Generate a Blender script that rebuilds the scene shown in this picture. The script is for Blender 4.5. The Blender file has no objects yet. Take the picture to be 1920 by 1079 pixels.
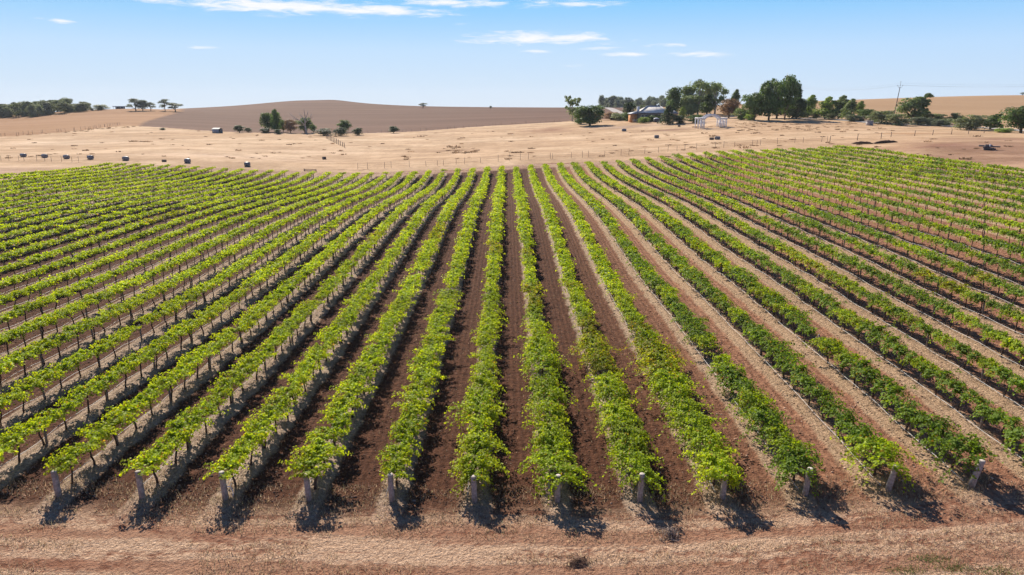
import bpy, math, random
import numpy as np
from math import radians, sin, cos, pi
S = bpy.context.scene
COL = S.collection
rng = np.random.default_rng(7)
random.seed(7)

# ------------------------------------------------------------------ camera
PITCH, YAW, CAMH, FPX = radians(14.8), radians(0.37), 13.94, 1280.0
cd = bpy.data.cameras.new("camera"); cd.lens = 24.0; cd.sensor_width = 36.0; cd.clip_start = 0.3; cd.clip_end = 9000
cam = bpy.data.objects.new("camera", cd); COL.objects.link(cam)
cam.location = (0, 0, CAMH); cam.rotation_euler = (pi/2 - PITCH, 0, -YAW)
S.camera = cam
FW = np.array([sin(YAW)*cos(PITCH), cos(YAW)*cos(PITCH), -sin(PITCH)])
RT = np.array([cos(YAW), -sin(YAW), 0.0])
UP = np.cross(RT, FW)
CP = np.array([0, 0, CAMH])
def ray(px, py):
    return FW + RT*((px-960)/FPX) - UP*((py-539.5)/FPX)
def at_depth(px, py, zc):
    return CP + ray(px, py)*zc
def project(P):
    d = np.asarray(P, float) - CP
    z = d@FW
    return 960 + FPX*(d@RT)/z, 539.5 - FPX*(d@UP)/z, z

# ------------------------------------------------------------------ world, sun, exposure
SUN_EL, SUN_AZ = radians(35), radians(-23)      # azimuth clockwise from +Y
EXPO = 0.72
HAZE = .00008
S.view_settings.view_transform = 'Standard'; S.view_settings.look = 'None'
S.view_settings.exposure = EXPO; S.view_settings.gamma = 1
S.render.film_transparent = False
S.cycles.use_denoising = True
S.cycles.max_bounces = 8; S.cycles.transmission_bounces = 6; S.cycles.transparent_max_bounces = 8
W = bpy.data.worlds.new("World"); S.world = W; W.use_nodes = True

class NT:
    """small node helper"""
    def __init__(self, tree): self.t = tree; self.n = tree.nodes; self.l = tree.links
    def new(self, kind, **kw):
        nd = self.n.new(kind)
        for k, v in kw.items(): setattr(nd, k, v)
        return nd
    def put(self, sock, v):
        if isinstance(v, bpy.types.NodeSocket): self.l.new(v, sock)
        elif v is not None:
            if hasattr(sock.default_value, '__len__') and not hasattr(v, '__len__'):
                sock.default_value = (v,)*len(sock.default_value)
            elif hasattr(v, '__len__') and len(v) == 3 and len(sock.default_value) == 4: sock.default_value = (*v, 1)
            else: sock.default_value = v
    def math(self, op, a, b=None, c=None, clamp=False):
        nd = self.new('ShaderNodeMath', operation=op, use_clamp=clamp)
        for i, v in enumerate((a, b, c)):
            if v is not None: self.put(nd.inputs[i], v)
        return nd.outputs[0]
    def mix(self, f, a, b, blend='MIX'):
        nd = self.new('ShaderNodeMix', data_type='RGBA', blend_type=blend)
        self.put(nd.inputs[0], f); self.put(nd.inputs[6], a); self.put(nd.inputs[7], b)
        return nd.outputs[2]
    def step(self, x, lo, hi, a=0.0, b=1.0):
        nd = self.new('ShaderNodeMapRange', interpolation_type='SMOOTHSTEP')
        self.put(nd.inputs[0], x); self.put(nd.inputs[1], lo); self.put(nd.inputs[2], hi); self.put(nd.inputs[3], a); self.put(nd.inputs[4], b)
        return nd.outputs[0]
    def noise(self, vec, scale, detail=3, rough=.55, dist=0):
        nd = self.new('ShaderNodeTexNoise'); self.put(nd.inputs['Vector'], vec)
        nd.inputs['Scale'].default_value = scale; nd.inputs['Detail'].default_value = detail
        nd.inputs['Roughness'].default_value = rough; nd.inputs['Distortion'].default_value = dist
        return nd.outputs[0]
    def vscale(self, vec, s):
        nd = self.new('ShaderNodeVectorMath', operation='MULTIPLY'); self.put(nd.inputs[0], vec); nd.inputs[1].default_value = s
        return nd.outputs[0]
    def sep(self, v):
        nd = self.new('ShaderNodeSeparateXYZ'); self.put(nd.inputs[0], v); return nd.outputs
    def ramp(self, f, stops):
        nd = self.new('ShaderNodeValToRGB'); el = nd.color_ramp.elements
        while len(el) < len(stops): el.new(0.5)
        for e, (p, c) in zip(el, stops): e.position = p; e.color = (*c, 1)
        self.put(nd.inputs[0], f); return nd.outputs[0]

def srgb(r, g, b):
    f = lambda c: c/12.92 if c <= .04045 else ((c+.055)/1.055)**2.4
    return (f(r/255), f(g/255), f(b/255))

wt = NT(W.node_tree)
bg = wt.n['Background']; SKY_K = 0.05; bg.inputs[1].default_value = SKY_K
sky = wt.new('ShaderNodeTexSky', sky_type='NISHITA', sun_disc=False, sun_elevation=SUN_EL, sun_rotation=SUN_AZ)
sky.altitude = 300; sky.air_density = 1.0; sky.dust_density = 0.6; sky.ozone_density = 2.0
dirv = wt.new('ShaderNodeTexCoord').outputs['Generated']
dx, dy, dz = wt.sep(dirv)
# low sky: clear blue fading to a pale horizon band, the Nishita dome above it
g = 1/(SKY_K*2**EXPO)
band = wt.ramp(wt.math('MULTIPLY', dz, 5.0), [(0.0, srgb(222, 234, 248)), (0.16, srgb(210, 230, 250)), (0.38, srgb(196, 226, 255)), (0.68, srgb(142, 206, 255)), (0.86, srgb(108, 184, 250)), (1.0, srgb(70, 140, 225))])
bandg = wt.new('ShaderNodeVectorMath', operation='SCALE'); wt.put(bandg.inputs[0], band); bandg.inputs[3].default_value = g
azr = wt.math('ARCTAN2', dx, dy)
band2 = wt.mix(wt.step(azr, 0.05, 0.75, 0, .45), bandg.outputs[0], wt.mix(1.0, bandg.outputs[0], (0.80, 0.90, 1.0), 'MULTIPLY'))
base = wt.mix(wt.step(dz, .16, .55), band2, wt.mix(1.0, sky.outputs[0], (.62, .88, 1.25), 'MULTIPLY'))
# thin fair-weather cloud streaks, (azimuth deg, elevation deg, half width, half height, strength)
el = wt.math('MULTIPLY', wt.math('ARCSINE', dz), 180/pi)
az = wt.math('MULTIPLY', azr, 180/pi)
def pix_az_el(px, py):
    d = ray(px, py); d = d/np.linalg.norm(d)
    return math.degrees(math.atan2(d[0], d[1])), math.degrees(math.asin(d[2]))
CL = [(520,12,250,17,1.0,-.0),(690,20,160,12,1.0,0),(840,6,130,9,.9,0),(300,2,90,6,.7,0),(800,28,60,6,.8,0),(1020,72,165,14,.95,0),(920,70,70,6,.7,0),(1170,103,60,6,.75,0),(1320,102,80,7,.8,0),(1060,8,120,10,.7,0),(118,40,30,5,.8,0),(385,90,36,4,.85,0),(870,47,30,4,.5,0),(1250,85,55,6,.6,0),(1005,97,40,4,.6,0),(1130,92,50,5,.6,0),(1080,124,60,4,.4,0),(900,148,40,5,.3,0),(75,35,24,4,.5,0),(985,143,60,4,.3,0)]
cv = wt.new('ShaderNodeCombineXYZ'); wt.put(cv.inputs[0], wt.math('MULTIPLY', az, 0.13)); wt.put(cv.inputs[1], wt.math('MULTIPLY', el, 0.9))
n1 = wt.noise(cv.outputs[0], 3.0, 8, .66, .5)
tot = None
for px, py, w, h, s, _ in CL:
    a0, e0 = pix_az_el(px, py)
    a1, _e = pix_az_el(px + w, py); _a, e1 = pix_az_el(px, py - h)
    ex = wt.math('DIVIDE', wt.math('SUBTRACT', az, a0), (a1 - a0)); ey = wt.math('DIVIDE', wt.math('SUBTRACT', el, e0), (e1 - e0))
    r2 = wt.math('ADD', wt.math('MULTIPLY', ex, ex), wt.math('MULTIPLY', ey, ey))
    m = wt.math('MULTIPLY', wt.math('POWER', 2.718, wt.math('MULTIPLY', r2, -1.0)), s)
    tot = m if tot is None else wt.math('MAXIMUM', tot, m)
cm = wt.step(wt.math('ADD', tot, wt.math('MULTIPLY', wt.math('SUBTRACT', n1, .5), 2.1)), .30, 1.10)
cm = wt.math('MULTIPLY', cm, wt.step(tot, .08, .3))
cl = wt.mix(cm, base, tuple(c*g*1.02 for c in srgb(250, 251, 254)))
wt.l.new(cl, bg.inputs[0])

sd = bpy.data.lights.new("sun", 'SUN'); sd.energy = 5.0; sd.angle = radians(.53); sd.color = (1, .915, .775)
so = bpy.data.objects.new("sun", sd); COL.objects.link(so)
so.rotation_euler = (pi/2 - SUN_EL, 0, pi - SUN_AZ)    # lamp looks away from the sun
so.location = (0, 0, 60)

# ------------------------------------------------------------------ mesh helpers
def mk(name, V, F, mat=None, parent=None, smooth=False, cols=None, mats=None, midx=None):
    """V (n,3); F list of (m,k) int arrays; cols (n,3) colour attribute"""
    V = np.asarray(V, np.float32)
    me = bpy.data.meshes.new(name)
    F = [np.asarray(f, np.int32) for f in (F if isinstance(F, (list, tuple)) else [F]) if len(f)]
    me.vertices.add(len(V)); me.vertices.foreach_set('co', V.ravel())
    nl = sum(f.size for f in F); nf = sum(len(f) for f in F)
    me.loops.add(nl); me.loops.foreach_set('vertex_index', np.concatenate([f.ravel() for f in F]))
    tot = np.concatenate([np.full(len(f), f.shape[1], np.int32) for f in F])
    st = np.concatenate([[0], np.cumsum(tot)[:-1]]).astype(np.int32)
    me.polygons.add(nf); me.polygons.foreach_set('loop_start', st); me.polygons.foreach_set('loop_total', tot)
    if smooth: me.polygons.foreach_set('use_smooth', np.ones(nf, bool))
    if midx is not None: me.polygons.foreach_set('material_index', np.asarray(midx, np.int32))
    if cols is not None:
        a = me.color_attributes.new('Col', 'FLOAT_COLOR', 'POINT')
        a.data.foreach_set('color', np.concatenate([np.asarray(cols, np.float32), np.ones((len(V), 1), np.float32)], 1).ravel())
    for m in (mats or ([mat] if mat else [])): me.materials.append(m)
    me.update(calc_edges=True); me.validate()
    o = bpy.data.objects.new(name, me); COL.objects.link(o)
    if parent: o.parent = parent
    return o

class MB:
    """collects polygons for one mesh"""
    def __init__(self): self.V = []; self.F = {}; self.n = 0
    def add(self, V, F):
        for f in F: self.F.setdefault(len(f), []).append([i + self.n for i in f])
        self.V.extend([tuple(v) for v in V]); self.n += len(V)
    def box(self, c, s, rz=0):
        x, y, z = s[0]/2, s[1]/2, s[2]/2; ca, sa = cos(rz), sin(rz)
        V = [(c[0] + a*ca - b*sa, c[1] + a*sa + b*ca, c[2] + e) for a in (-x, x) for b in (-y, y) for e in (-z, z)]
        self.add(V, [(0, 1, 3, 2), (4, 6, 7, 5), (0, 4, 5, 1), (2, 3, 7, 6), (0, 2, 6, 4), (1, 5, 7, 3)])
    def tube(self, pts, rad, n=8, cap=True):
        pts = [np.array(p, float) for p in pts]; V = []; F = []
        rad = rad if hasattr(rad, '__len__') else [rad]*len(pts)
        for i, p in enumerate(pts):
            d = pts[min(i+1, len(pts)-1)] - pts[max(i-1, 0)]; d /= (np.linalg.norm(d) + 1e-9)
            a = np.cross(d, (0, 0, 1) if abs(d[2]) < .9 else (1, 0, 0)); a /= np.linalg.norm(a); b = np.cross(d, a)
            for k in range(n):
                t = 2*pi*k/n; V.append(p + (a*cos(t) + b*sin(t))*rad[i])
        for i in range(len(pts)-1):
            for k in range(n):
                F.append((i*n + k, i*n + (k+1) % n, (i+1)*n + (k+1) % n, (i+1)*n + k))
        if cap: F.append(tuple(range(n-1, -1, -1))); F.append(tuple((len(pts)-1)*n + k for k in range(n)))
        self.add(V, F)
    def build(self, name, mat, parent=None, smooth=False):
        return mk(name, self.V, [np.array(v) for v in self.F.values()], mat, parent, smooth)

def tag(o, label=None, cat=None, group=None, kind=None):
    if label: o['label'] = label
    if cat: o['category'] = cat
    if group: o['group'] = group
    if kind: o['kind'] = kind
    return o
def empty(name, loc, rz=0.0, scale=(1, 1, 1)):
    o = bpy.data.objects.new(name, None); COL.objects.link(o); o.location = [float(c) for c in loc]; o.rotation_euler = (0, 0, rz); o.scale = scale
    o.empty_display_size = .2
    return o
def copy_to(o, parent):
    c = o.copy(); COL.objects.link(c); c.parent = parent; return c

# ------------------------------------------------------------------ materials
def newmat(name):
    m = bpy.data.materials.new(name); m.use_nodes = True
    t = NT(m.node_tree); return m, t, t.n['Principled BSDF']
def plain(name, c, rough=.7, nscale=6.0, amt=.35, metal=0, bump=.2):
    m, t, p = newmat(name)
    tc = t.new('ShaderNodeTexCoord').outputs['Object']
    n = t.noise(tc, nscale, 5, .6)
    t.put(p.inputs['Base Color'], t.mix(t.step(n, .3, .7), tuple(x*(1-amt) for x in c), tuple(min(1, x*(1+amt)) for x in c)))
    p.inputs['Roughness'].default_value = rough; p.inputs['Metallic'].default_value = metal; p.inputs['Specular IOR Level'].default_value = .22
    b = t.new('ShaderNodeBump'); b.inputs['Strength'].default_value = bump; t.put(b.inputs['Height'], n); t.l.new(b.outputs[0], p.inputs['Normal'])
    return m
def leafmat(name, tint=(1, 1, 1), trans=.4, tcol=(1.5, 1.6, .55), rough=.5, vary=.25, spec=.35):
    """leaf colour from the mesh's Col attribute; thin-leaf translucency"""
    m, t, p = newmat(name)
    c = t.new('ShaderNodeVertexColor', layer_name='Col').outputs[0]
    r = t.new('ShaderNodeObjectInfo').outputs['Random']
    c = t.mix(1.0, c, tint, 'MULTIPLY')
    hsv = t.new('ShaderNodeHueSaturation'); t.put(hsv.inputs['Value'], t.step(r, 0, 1, 1-vary, 1+vary)); t.put(hsv.inputs['Color'], c); hsv.inputs['Hue'].default_value = .5
    c = hsv.outputs[0]
    t.put(p.inputs['Base Color'], c); p.inputs['Roughness'].default_value = rough; p.inputs['Specular IOR Level'].default_value = spec
    tr = t.new('ShaderNodeBsdfTranslucent'); t.put(tr.inputs[0], t.mix(1.0, c, tcol, 'MULTIPLY'))
    mx = t.new('ShaderNodeMixShader'); mx.inputs[0].default_value = trans
    t.l.new(p.outputs[0], mx.inputs[1]); t.l.new(tr.outputs[0], mx.inputs[2]); t.l.new(mx.outputs[0], t.n['Material Output'].inputs[0])
    return m

# ------------------------------------------------------------------ terrain
X0, ROW = -1.215, 3.0
K0, K1 = -27, 23
YF, YB = 22.0, 143.6
XL, XR = X0 + ROW*K0, X0 + ROW*K1
CT = [(0,-15,0),(0,5,0),(-30,5,.2),(30,5,.5),(0,22,0),(-16,22,.26),(16,21.5,.5),(8,22,.08),(-40,24,.6),(40,24,1.9),(0,32,0),(-22,30,.3),(10.8,30,.5),(16.8,29.4,.85),(22.8,29,1.0),
 (0,53.8,.12),(-25,54,.1),(-31,54,.12),(-43,56,.45),(10.8,52,.5),(16.8,49,1.2),(22.8,47.8,1.5),(31.8,46.6,1.9),(37.8,50,2.6),(0,90,1.0),(10.8,89,1.3),(16.8,86,1.7),(-13,97,.3),
 (0,144,1.0),(-23,144,-.2),(-35,144,-.35),(-55,144,.35),(-82,144,1.6),(20,144,1.95),(40,144,3.7),(67.8,144,5.0),(67.8,88,4.8),(-82,110,2.2),(-60,80,1.1),(50,70,3.5)]
PX = [(0,300,160),(0,265,230),(0,250,270),(0,232,400),(0,222,480),(0,215,560),(-400,300,160),(-400,240,300),(-400,215,600),
 (200,300,155),(200,270,215),(200,240,290),(200,225,370),(200,206,520),(200,210,750),(250,204,520),(250,209,700),(150,207,540),(90,211,560),
 (330,300,155),(330,270,210),(330,245,280),(330,225,380),(330,207.5,560),(330,210,760),
 (500,315,150),(500,290,180),(500,265,225),(500,248,285),(500,240,330),(500,220,470),(500,198,640),(420,201,620),
 (600,320,150),(600,300,175),(600,248,290),(600,215,500),(600,188,720),(560,189,715),(650,191,740),(700,197,760),
 (750,318,150),(750,290,185),(750,265,230),(750,247,290),(750,225,430),(750,203,780),
 (900,203,780),(1000,300,152),(1000,270,200),(1000,245,260),(1000,231,310),(1000,218,450),(1000,203,780),
 (1110,202.5,720),(1250,286,156),(1250,265,188),(1250,245,226),(1250,232,252),(1250,222,290),(1250,208,480),(1250,204,760),
 (1400,278,156),(1400,228,240),(1500,268,160),(1500,245,200),(1500,229,235),(1500,222,262),(1500,206,340),(1500,191,500),
 (1750,290,122),(1750,275,130),(1750,262,150),(1750,248,185),(1750,238,210),(1750,225,260),(1750,205,370),(1750,182.5,520),(1620,187,520),(1620,205,360),(1620,226,240),
 (1920,310,104),(1920,290,118),(1920,270,135),(1920,255,165),(1920,247,185),(1920,238,215),(1920,225,270),(1920,200,400),(1920,179,520),(2400,300,110),(2400,240,210),(2400,185,520)]
PFAR = [(q, 218, 900) for q in (-300, 0, 120, 240, 330)] + [(q, 226, 1300) for q in (-300, 0, 200, 400)] + [(q, 210, 950) for q in (430, 520)] + [(q, 208, 1000) for q in (700, 850, 1000, 1150, 1300)] + [(q, 214, 1400) for q in (600, 850, 1100, 1350)] + [(q, 196, 850) for q in (1500, 1650, 1920, 2300)] + [(q, 210, 1300) for q in (1600, 1920)] + [(460,198.5,650),(540,192.5,690),(575,189.2,710),(625,187.6,718),(675,194.5,735),(720,199.5,750),(820,201.5,770)]
ctl = np.array(CT + [tuple(at_depth(*p)) for p in PX + PFAR] + [(-2500,2500,-60),(0,2500,-60),(2500,2500,-60),(0,5000,-120),(-4000,5000,-120),(4000,5000,-120)], float)
def ab(X, Y):
    Y = np.maximum(Y, -25.0)
    return np.stack([3*np.clip(X/(Y+40), -1.6, 1.6), 3*np.log((Y+40)/60)], -1)
def kern(d2): return .5*d2*np.log(d2 + 1e-9)
_c = ab(ctl[:, 0], ctl[:, 1]); _n = len(_c)
_K = kern(((_c[:, None]-_c[None])**2).sum(-1)) + np.eye(_n)*3e-5
_P = np.concatenate([np.ones((_n, 1)), _c], 1)
_sol = np.linalg.solve(np.block([[_K, _P], [_P.T, np.zeros((3, 3))]]), np.concatenate([ctl[:, 2], np.zeros(3)]))
def tz0(X, Y):
    X = np.atleast_1d(np.asarray(X, float)); Y = np.atleast_1d(np.asarray(Y, float)); sh = X.shape
    q = ab(X.ravel(), Y.ravel()); out = np.empty(len(q))
    for i in range(0, len(q), 20000):
        s = q[i:i+20000]
        out[i:i+20000] = kern(((s[:, None]-_c[None])**2).sum(-1))@_sol[:_n] + _sol[_n] + s@_sol[_n+1:]
    return out.reshape(sh)
def sstep(x, a, b):
    t = np.clip((x-a)/(b-a), 0, 1); return t*t*(3-2*t)
def vine_mask(X, Y):
    return sstep(X, XL-2.2, XL-1.2)*sstep(-X, -XR-2.2, -XR-1.2)*sstep(Y, YF-1.6, YF+.2)*sstep(-Y, -YB-2.5, -YB-1)
def mound(X, Y):
    d = (X - X0 + ROW/2) % ROW - ROW/2
    return vine_mask(X, Y)*(.11*np.exp(-(d/.5)**2) - .03*np.exp(-((np.abs(d)-.95)/.22)**2))
def tz(X, Y): return tz0(X, Y) + mound(np.asarray(X, float), np.asarray(Y, float))
def on_ground(px, py, zmin=12, zmax=1200):
    """where the sight line through a photo point meets the terrain"""
    zc = np.geomspace(zmin, zmax, 900); P = CP + ray(px, py)[None]*zc[:, None]
    h = P[:, 2] - tz0(P[:, 0], P[:, 1]); i = np.argmax(h < 0)
    if h[i] >= 0:
        i = np.argmin(h); return np.array([P[i, 0], P[i, 1], float(tz0(P[i, 0], P[i, 1])[0])]), zc[i]
    t = h[i-1]/(h[i-1]-h[i]); z = zc[i-1] + t*(zc[i]-zc[i-1]); p = CP + ray(px, py)*z
    p[2] = float(tz0(p[0], p[1])[0]); return p, z

def axis(lo, hi, stp, gl, gh, end_lo, end_hi):
    a = list(np.arange(lo, hi + 1e-6, stp)); s = stp
    while a[-1] < end_hi: s *= gh; a.append(a[-1] + s)
    s = stp; b = []
    x = lo
    while x > end_lo: s *= gl; x -= s; b.append(x)
    return np.array(b[::-1] + a)
gx = axis(X0 - 3*29, X0 + 3*25, .25, 1.035, 1.035, -1500, 1500)
gy = axis(8, 152, .4, 1.1, 1.014, -40, 1700)
GX, GY = np.meshgrid(gx, gy); GZ = tz(GX, GY)
nv = GX.size; nx = len(gx)
AZ = np.degrees(np.arctan2(GX, np.maximum(GY, 1))); RG = np.hypot(GX, GY)
def line_world(pts): return np.array([on_ground(*p)[0][:2] for p in pts])
def az_of(p): return np.degrees(np.arctan2(p[:, 0], p[:, 1]))
hb = line_world([(0,257),(90,250),(165,243),(225,236),(330,242),(400,247),(500,250),(600,251),(700,250),(780,247),(880,239),(960,234),(1040,230),(1065,228)])
hb_az, hb_r = az_of(hb), np.hypot(hb[:, 0], hb[:, 1])
sl = np.array([on_ground(255, 233)[0][:2], on_ground(300, 218)[0][:2], on_ground(332, 209)[0][:2]])
rb = line_world([(1130,222),(1250,219),(1400,219),(1500,218),(1640,224),(1750,229),(1840,236),(1920,240)])
rb_az, rb_r = az_of(rb), np.hypot(rb[:, 0], rb[:, 1])
hill = (RG > np.interp(AZ, hb_az, hb_r, left=hb_r[0], right=1e9))
# left stubble: left of the line between stubble and hill
sx = np.interp(RG, np.hypot(sl[:, 0], sl[:, 1]), az_of(sl), left=az_of(sl)[0], right=az_of(sl)[-1])
stub = hill & (AZ < sx)
hill &= ~stub
far_c = (AZ >= hb_az[-1]) & (AZ < rb_az[0] + 2.5) & (RG > 320)
rhill = (AZ >= rb_az[0] + 2.5) & (RG > np.interp(AZ, rb_az, rb_r))
hill |= far_c
blk = (GX > XL - 3.2) & (GX < XR + 2.6) & (GY < 149.5) | (GY < 21)
zone = np.where(rhill, 4, np.where(stub, 3, np.where(hill, 2, np.where(blk, 0, 1))))
# broad soil and grass colours
def vnoise(X, Y, s, seed):
    r = np.random.default_rng(seed); T = r.random((64, 64))
    u, v = X/s, Y/s; i, j = np.floor(u).astype(int), np.floor(v).astype(int); a, b = u-i, v-j
    a = a*a*(3-2*a); b = b*b*(3-2*b); g_ = lambda p, q: T[p % 64, q % 64]
    return (g_(i, j)*(1-a) + g_(i+1, j)*a)*(1-b) + (g_(i, j+1)*(1-a) + g_(i+1, j+1)*a)*b
tan = np.array([.52, .355, .225]); red = np.array([.31, .175, .12]); pale = np.array([.62, .45, .30])
def lerp(a, b, t): return a*(1-t[..., None]) + b*t[..., None]
N1 = .6*vnoise(GX, GY, 23, 1) + .4*vnoise(GX, GY, 7, 2)
C = lerp(np.broadcast_to(tan, GX.shape + (3,)), pale, sstep(N1, .45, .75)*.7)
bare = sstep(GX, XR+1, XR+6)*sstep(-GY, -165, -128)
C = lerp(C, red, bare*sstep(N1, .2, .62)*.75)
lt = sstep(-GX, -XL+1, -XL+8)*sstep(-GY, -150, -135)
C = lerp(C, np.array([.42, .28, .21]), lt*.7)
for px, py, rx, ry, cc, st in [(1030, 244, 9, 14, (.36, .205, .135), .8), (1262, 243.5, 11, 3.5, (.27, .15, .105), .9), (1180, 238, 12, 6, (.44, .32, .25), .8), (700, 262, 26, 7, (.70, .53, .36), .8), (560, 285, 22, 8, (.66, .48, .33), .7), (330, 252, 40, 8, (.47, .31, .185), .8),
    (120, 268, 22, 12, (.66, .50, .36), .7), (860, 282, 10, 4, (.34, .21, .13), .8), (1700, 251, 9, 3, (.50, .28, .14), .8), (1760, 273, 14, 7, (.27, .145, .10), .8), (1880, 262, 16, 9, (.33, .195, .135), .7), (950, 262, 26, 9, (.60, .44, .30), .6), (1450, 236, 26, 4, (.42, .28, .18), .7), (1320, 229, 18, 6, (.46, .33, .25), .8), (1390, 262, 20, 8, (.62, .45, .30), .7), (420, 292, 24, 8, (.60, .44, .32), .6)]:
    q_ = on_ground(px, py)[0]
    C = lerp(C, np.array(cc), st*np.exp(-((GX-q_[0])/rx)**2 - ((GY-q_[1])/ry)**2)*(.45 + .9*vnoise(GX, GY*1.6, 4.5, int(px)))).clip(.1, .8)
MASK = np.stack([vine_mask(GX, GY), sstep(GX, 4, 15), np.clip(.5+.5*(N1-.5)*2, 0, 1)], -1)

def ground_part(name, zi, mat):
    fz = zone[:-1, :-1]
    jj, ii = np.nonzero(fz == zi)
    q = np.stack([jj*nx+ii, jj*nx+ii+1, (jj+1)*nx+ii+1, (jj+1)*nx+ii], 1)
    u, inv = np.unique(q, return_inverse=True); inv = inv.reshape(q.shape)
    V = np.stack([GX.ravel()[u], GY.ravel()[u], GZ.ravel()[u]], 1)
    o = mk(name, V, inv, mat, smooth=True, cols=C.reshape(-1, 3)[u])
    a = o.data.color_attributes.new('Mask', 'FLOAT_COLOR', 'POINT')
    a.data.foreach_set('color', np.concatenate([MASK.reshape(-1, 3)[u], np.ones((len(u), 1))], 1).astype(np.float32).ravel())
    return tag(o, kind='structure')

# vineyard ground: straw strips under the rows, tilled soil between, a trampled headland
def mat_vineyard():
    m, t, p = newmat('vineyard_soil')
    pos = t.new('ShaderNodeNewGeometry').outputs['Position']; x, y, z = t.sep(pos)
    mk_ = t.sep(t.new('ShaderNodeVertexColor', layer_name='Mask').outputs[0])
    nb = t.noise(pos, .9, 4, .6); nf = t.noise(pos, 9, 4, .7); nm = t.noise(pos, 3.2, 5, .65)
    streak = t.noise(t.vscale(pos, (.14, 1.1, 1)), 1.0, 6, .68, .3)
    fine = t.noise(pos, 13.0, 5, .75, 1.2)
    d = t.math('ABSOLUTE', t.math('SUBTRACT', t.math('MODULO', t.math('ADD', t.math('SUBTRACT', t.math('ADD', x, t.math('MULTIPLY', mk_[1], .30)), X0 - 1.5), 300.0), 3.0), 1.5))
    dn = t.math('ADD', d, t.math('ADD', t.math('MULTIPLY', t.math('SUBTRACT', nb, .5), .7), t.math('MULTIPLY', t.math('SUBTRACT', nf, .5), .35)))
    edge = t.math('ADD', .50, t.math('MULTIPLY', mk_[1], -.04))
    strip = t.math('SUBTRACT', 1.0, t.step(t.math('SUBTRACT', dn, edge), -.12, .14))
    # soil
    lines = t.math('SINE', t.math('ADD', t.math('MULTIPLY', x, 2*pi/.33), t.math('MULTIPLY', nb, 5)))
    soil = t.mix(t.step(nm, .3, .72), (.066, .026, .015), (.150, .064, .036))
    soil = t.mix(t.step(nf, .62, .80), soil, (.27, .15, .10))
    nff = t.noise(pos, 24, 3, .6)
    soil = t.mix(t.step(nff, .34, .48, .7, 0), soil, (.035, .015, .010))
    soilr = t.mix(t.step(nm, .3, .7), (.235, .100, .058), (.43, .225, .14))
    soil = t.mix(t.math('MULTIPLY', mk_[1], t.step(nb, .25, .6, .72, 1.0)), soil, soilr)
    soil = t.mix(t.step(lines, .1, 1, 0, .42), soil, t.mix(1.0, soil, (.62, .6, .6), 'MULTIPLY'))
    straw = t.mix(t.step(fine, .32, .68), (.17, .112, .082), (.60, .45, .335))
    straw = t.mix(t.math('MULTIPLY', mk_[1], .6), straw, t.mix(t.step(fine, .3, .7), (.26, .145, .08), (.60, .40, .235)))
    straw = t.mix(t.step(nm, .55, .75, 0, .6), straw, (.17, .10, .075))
    blkc = t.mix(strip, soil, straw)
    # headland
    hs = t.mix(t.step(fine, .3, .7), (.24, .128, .076), (.72, .50, .345))
    hr = t.mix(t.step(nm, .3, .7), (.21, .092, .056), (.37, .195, .125))
    hm = t.math('ADD', t.math('MULTIPLY', streak, .62), t.math('ADD', t.math('MULTIPLY', nm, .28), t.math('MULTIPLY', nf, .22)))
    head = t.mix(t.step(hm, .48, .58), hr, hs)
    wob = t.math('MULTIPLY', t.math('SUBTRACT', t.noise(t.vscale(pos, (.1, .4, 1)), 1.0, 3, .5), .5), 1.6)
    yy = t.math('ADD', t.math('ADD', y, wob), t.math('MULTIPLY', t.math('SUBTRACT', nm, .5), .7))
    def rut(c, w): return t.math('SUBTRACT', 1.0, t.step(t.math('ABSOLUTE', t.math('SUBTRACT', yy, c)), w*.4, w))
    ruts = t.math('MAXIMUM', rut(20.15, .5), t.math('MAXIMUM', rut(18.3, .45), rut(16.6, .35)))
    head = t.mix(t.math('MULTIPLY', ruts, .72), head, t.mix(1.0, hr, (.95, .9, .86), 'MULTIPLY'))
    head = t.mix(t.step(nf, .60, .76, 0, .75), head, (.13, .068, .045))
    t.put(p.inputs['Base Color'], t.mix(mk_[0], head, blkc))
    p.inputs['Roughness'].default_value = .95; p.inputs['Specular IOR Level'].default_value = .1
    h = t.math('ADD', t.math('MULTIPLY', nf, .7), t.math('ADD', t.math('MULTIPLY', nm, 1.0), t.math('MULTIPLY', t.math('MULTIPLY', lines, mk_[0]), .12)))
    b = t.new('ShaderNodeBump'); b.inputs['Strength'].default_value = .9; b.inputs['Distance'].default_value = .22; t.put(b.inputs['Height'], h)
    t.l.new(b.outputs[0], p.inputs['Normal'])
    return m
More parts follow.
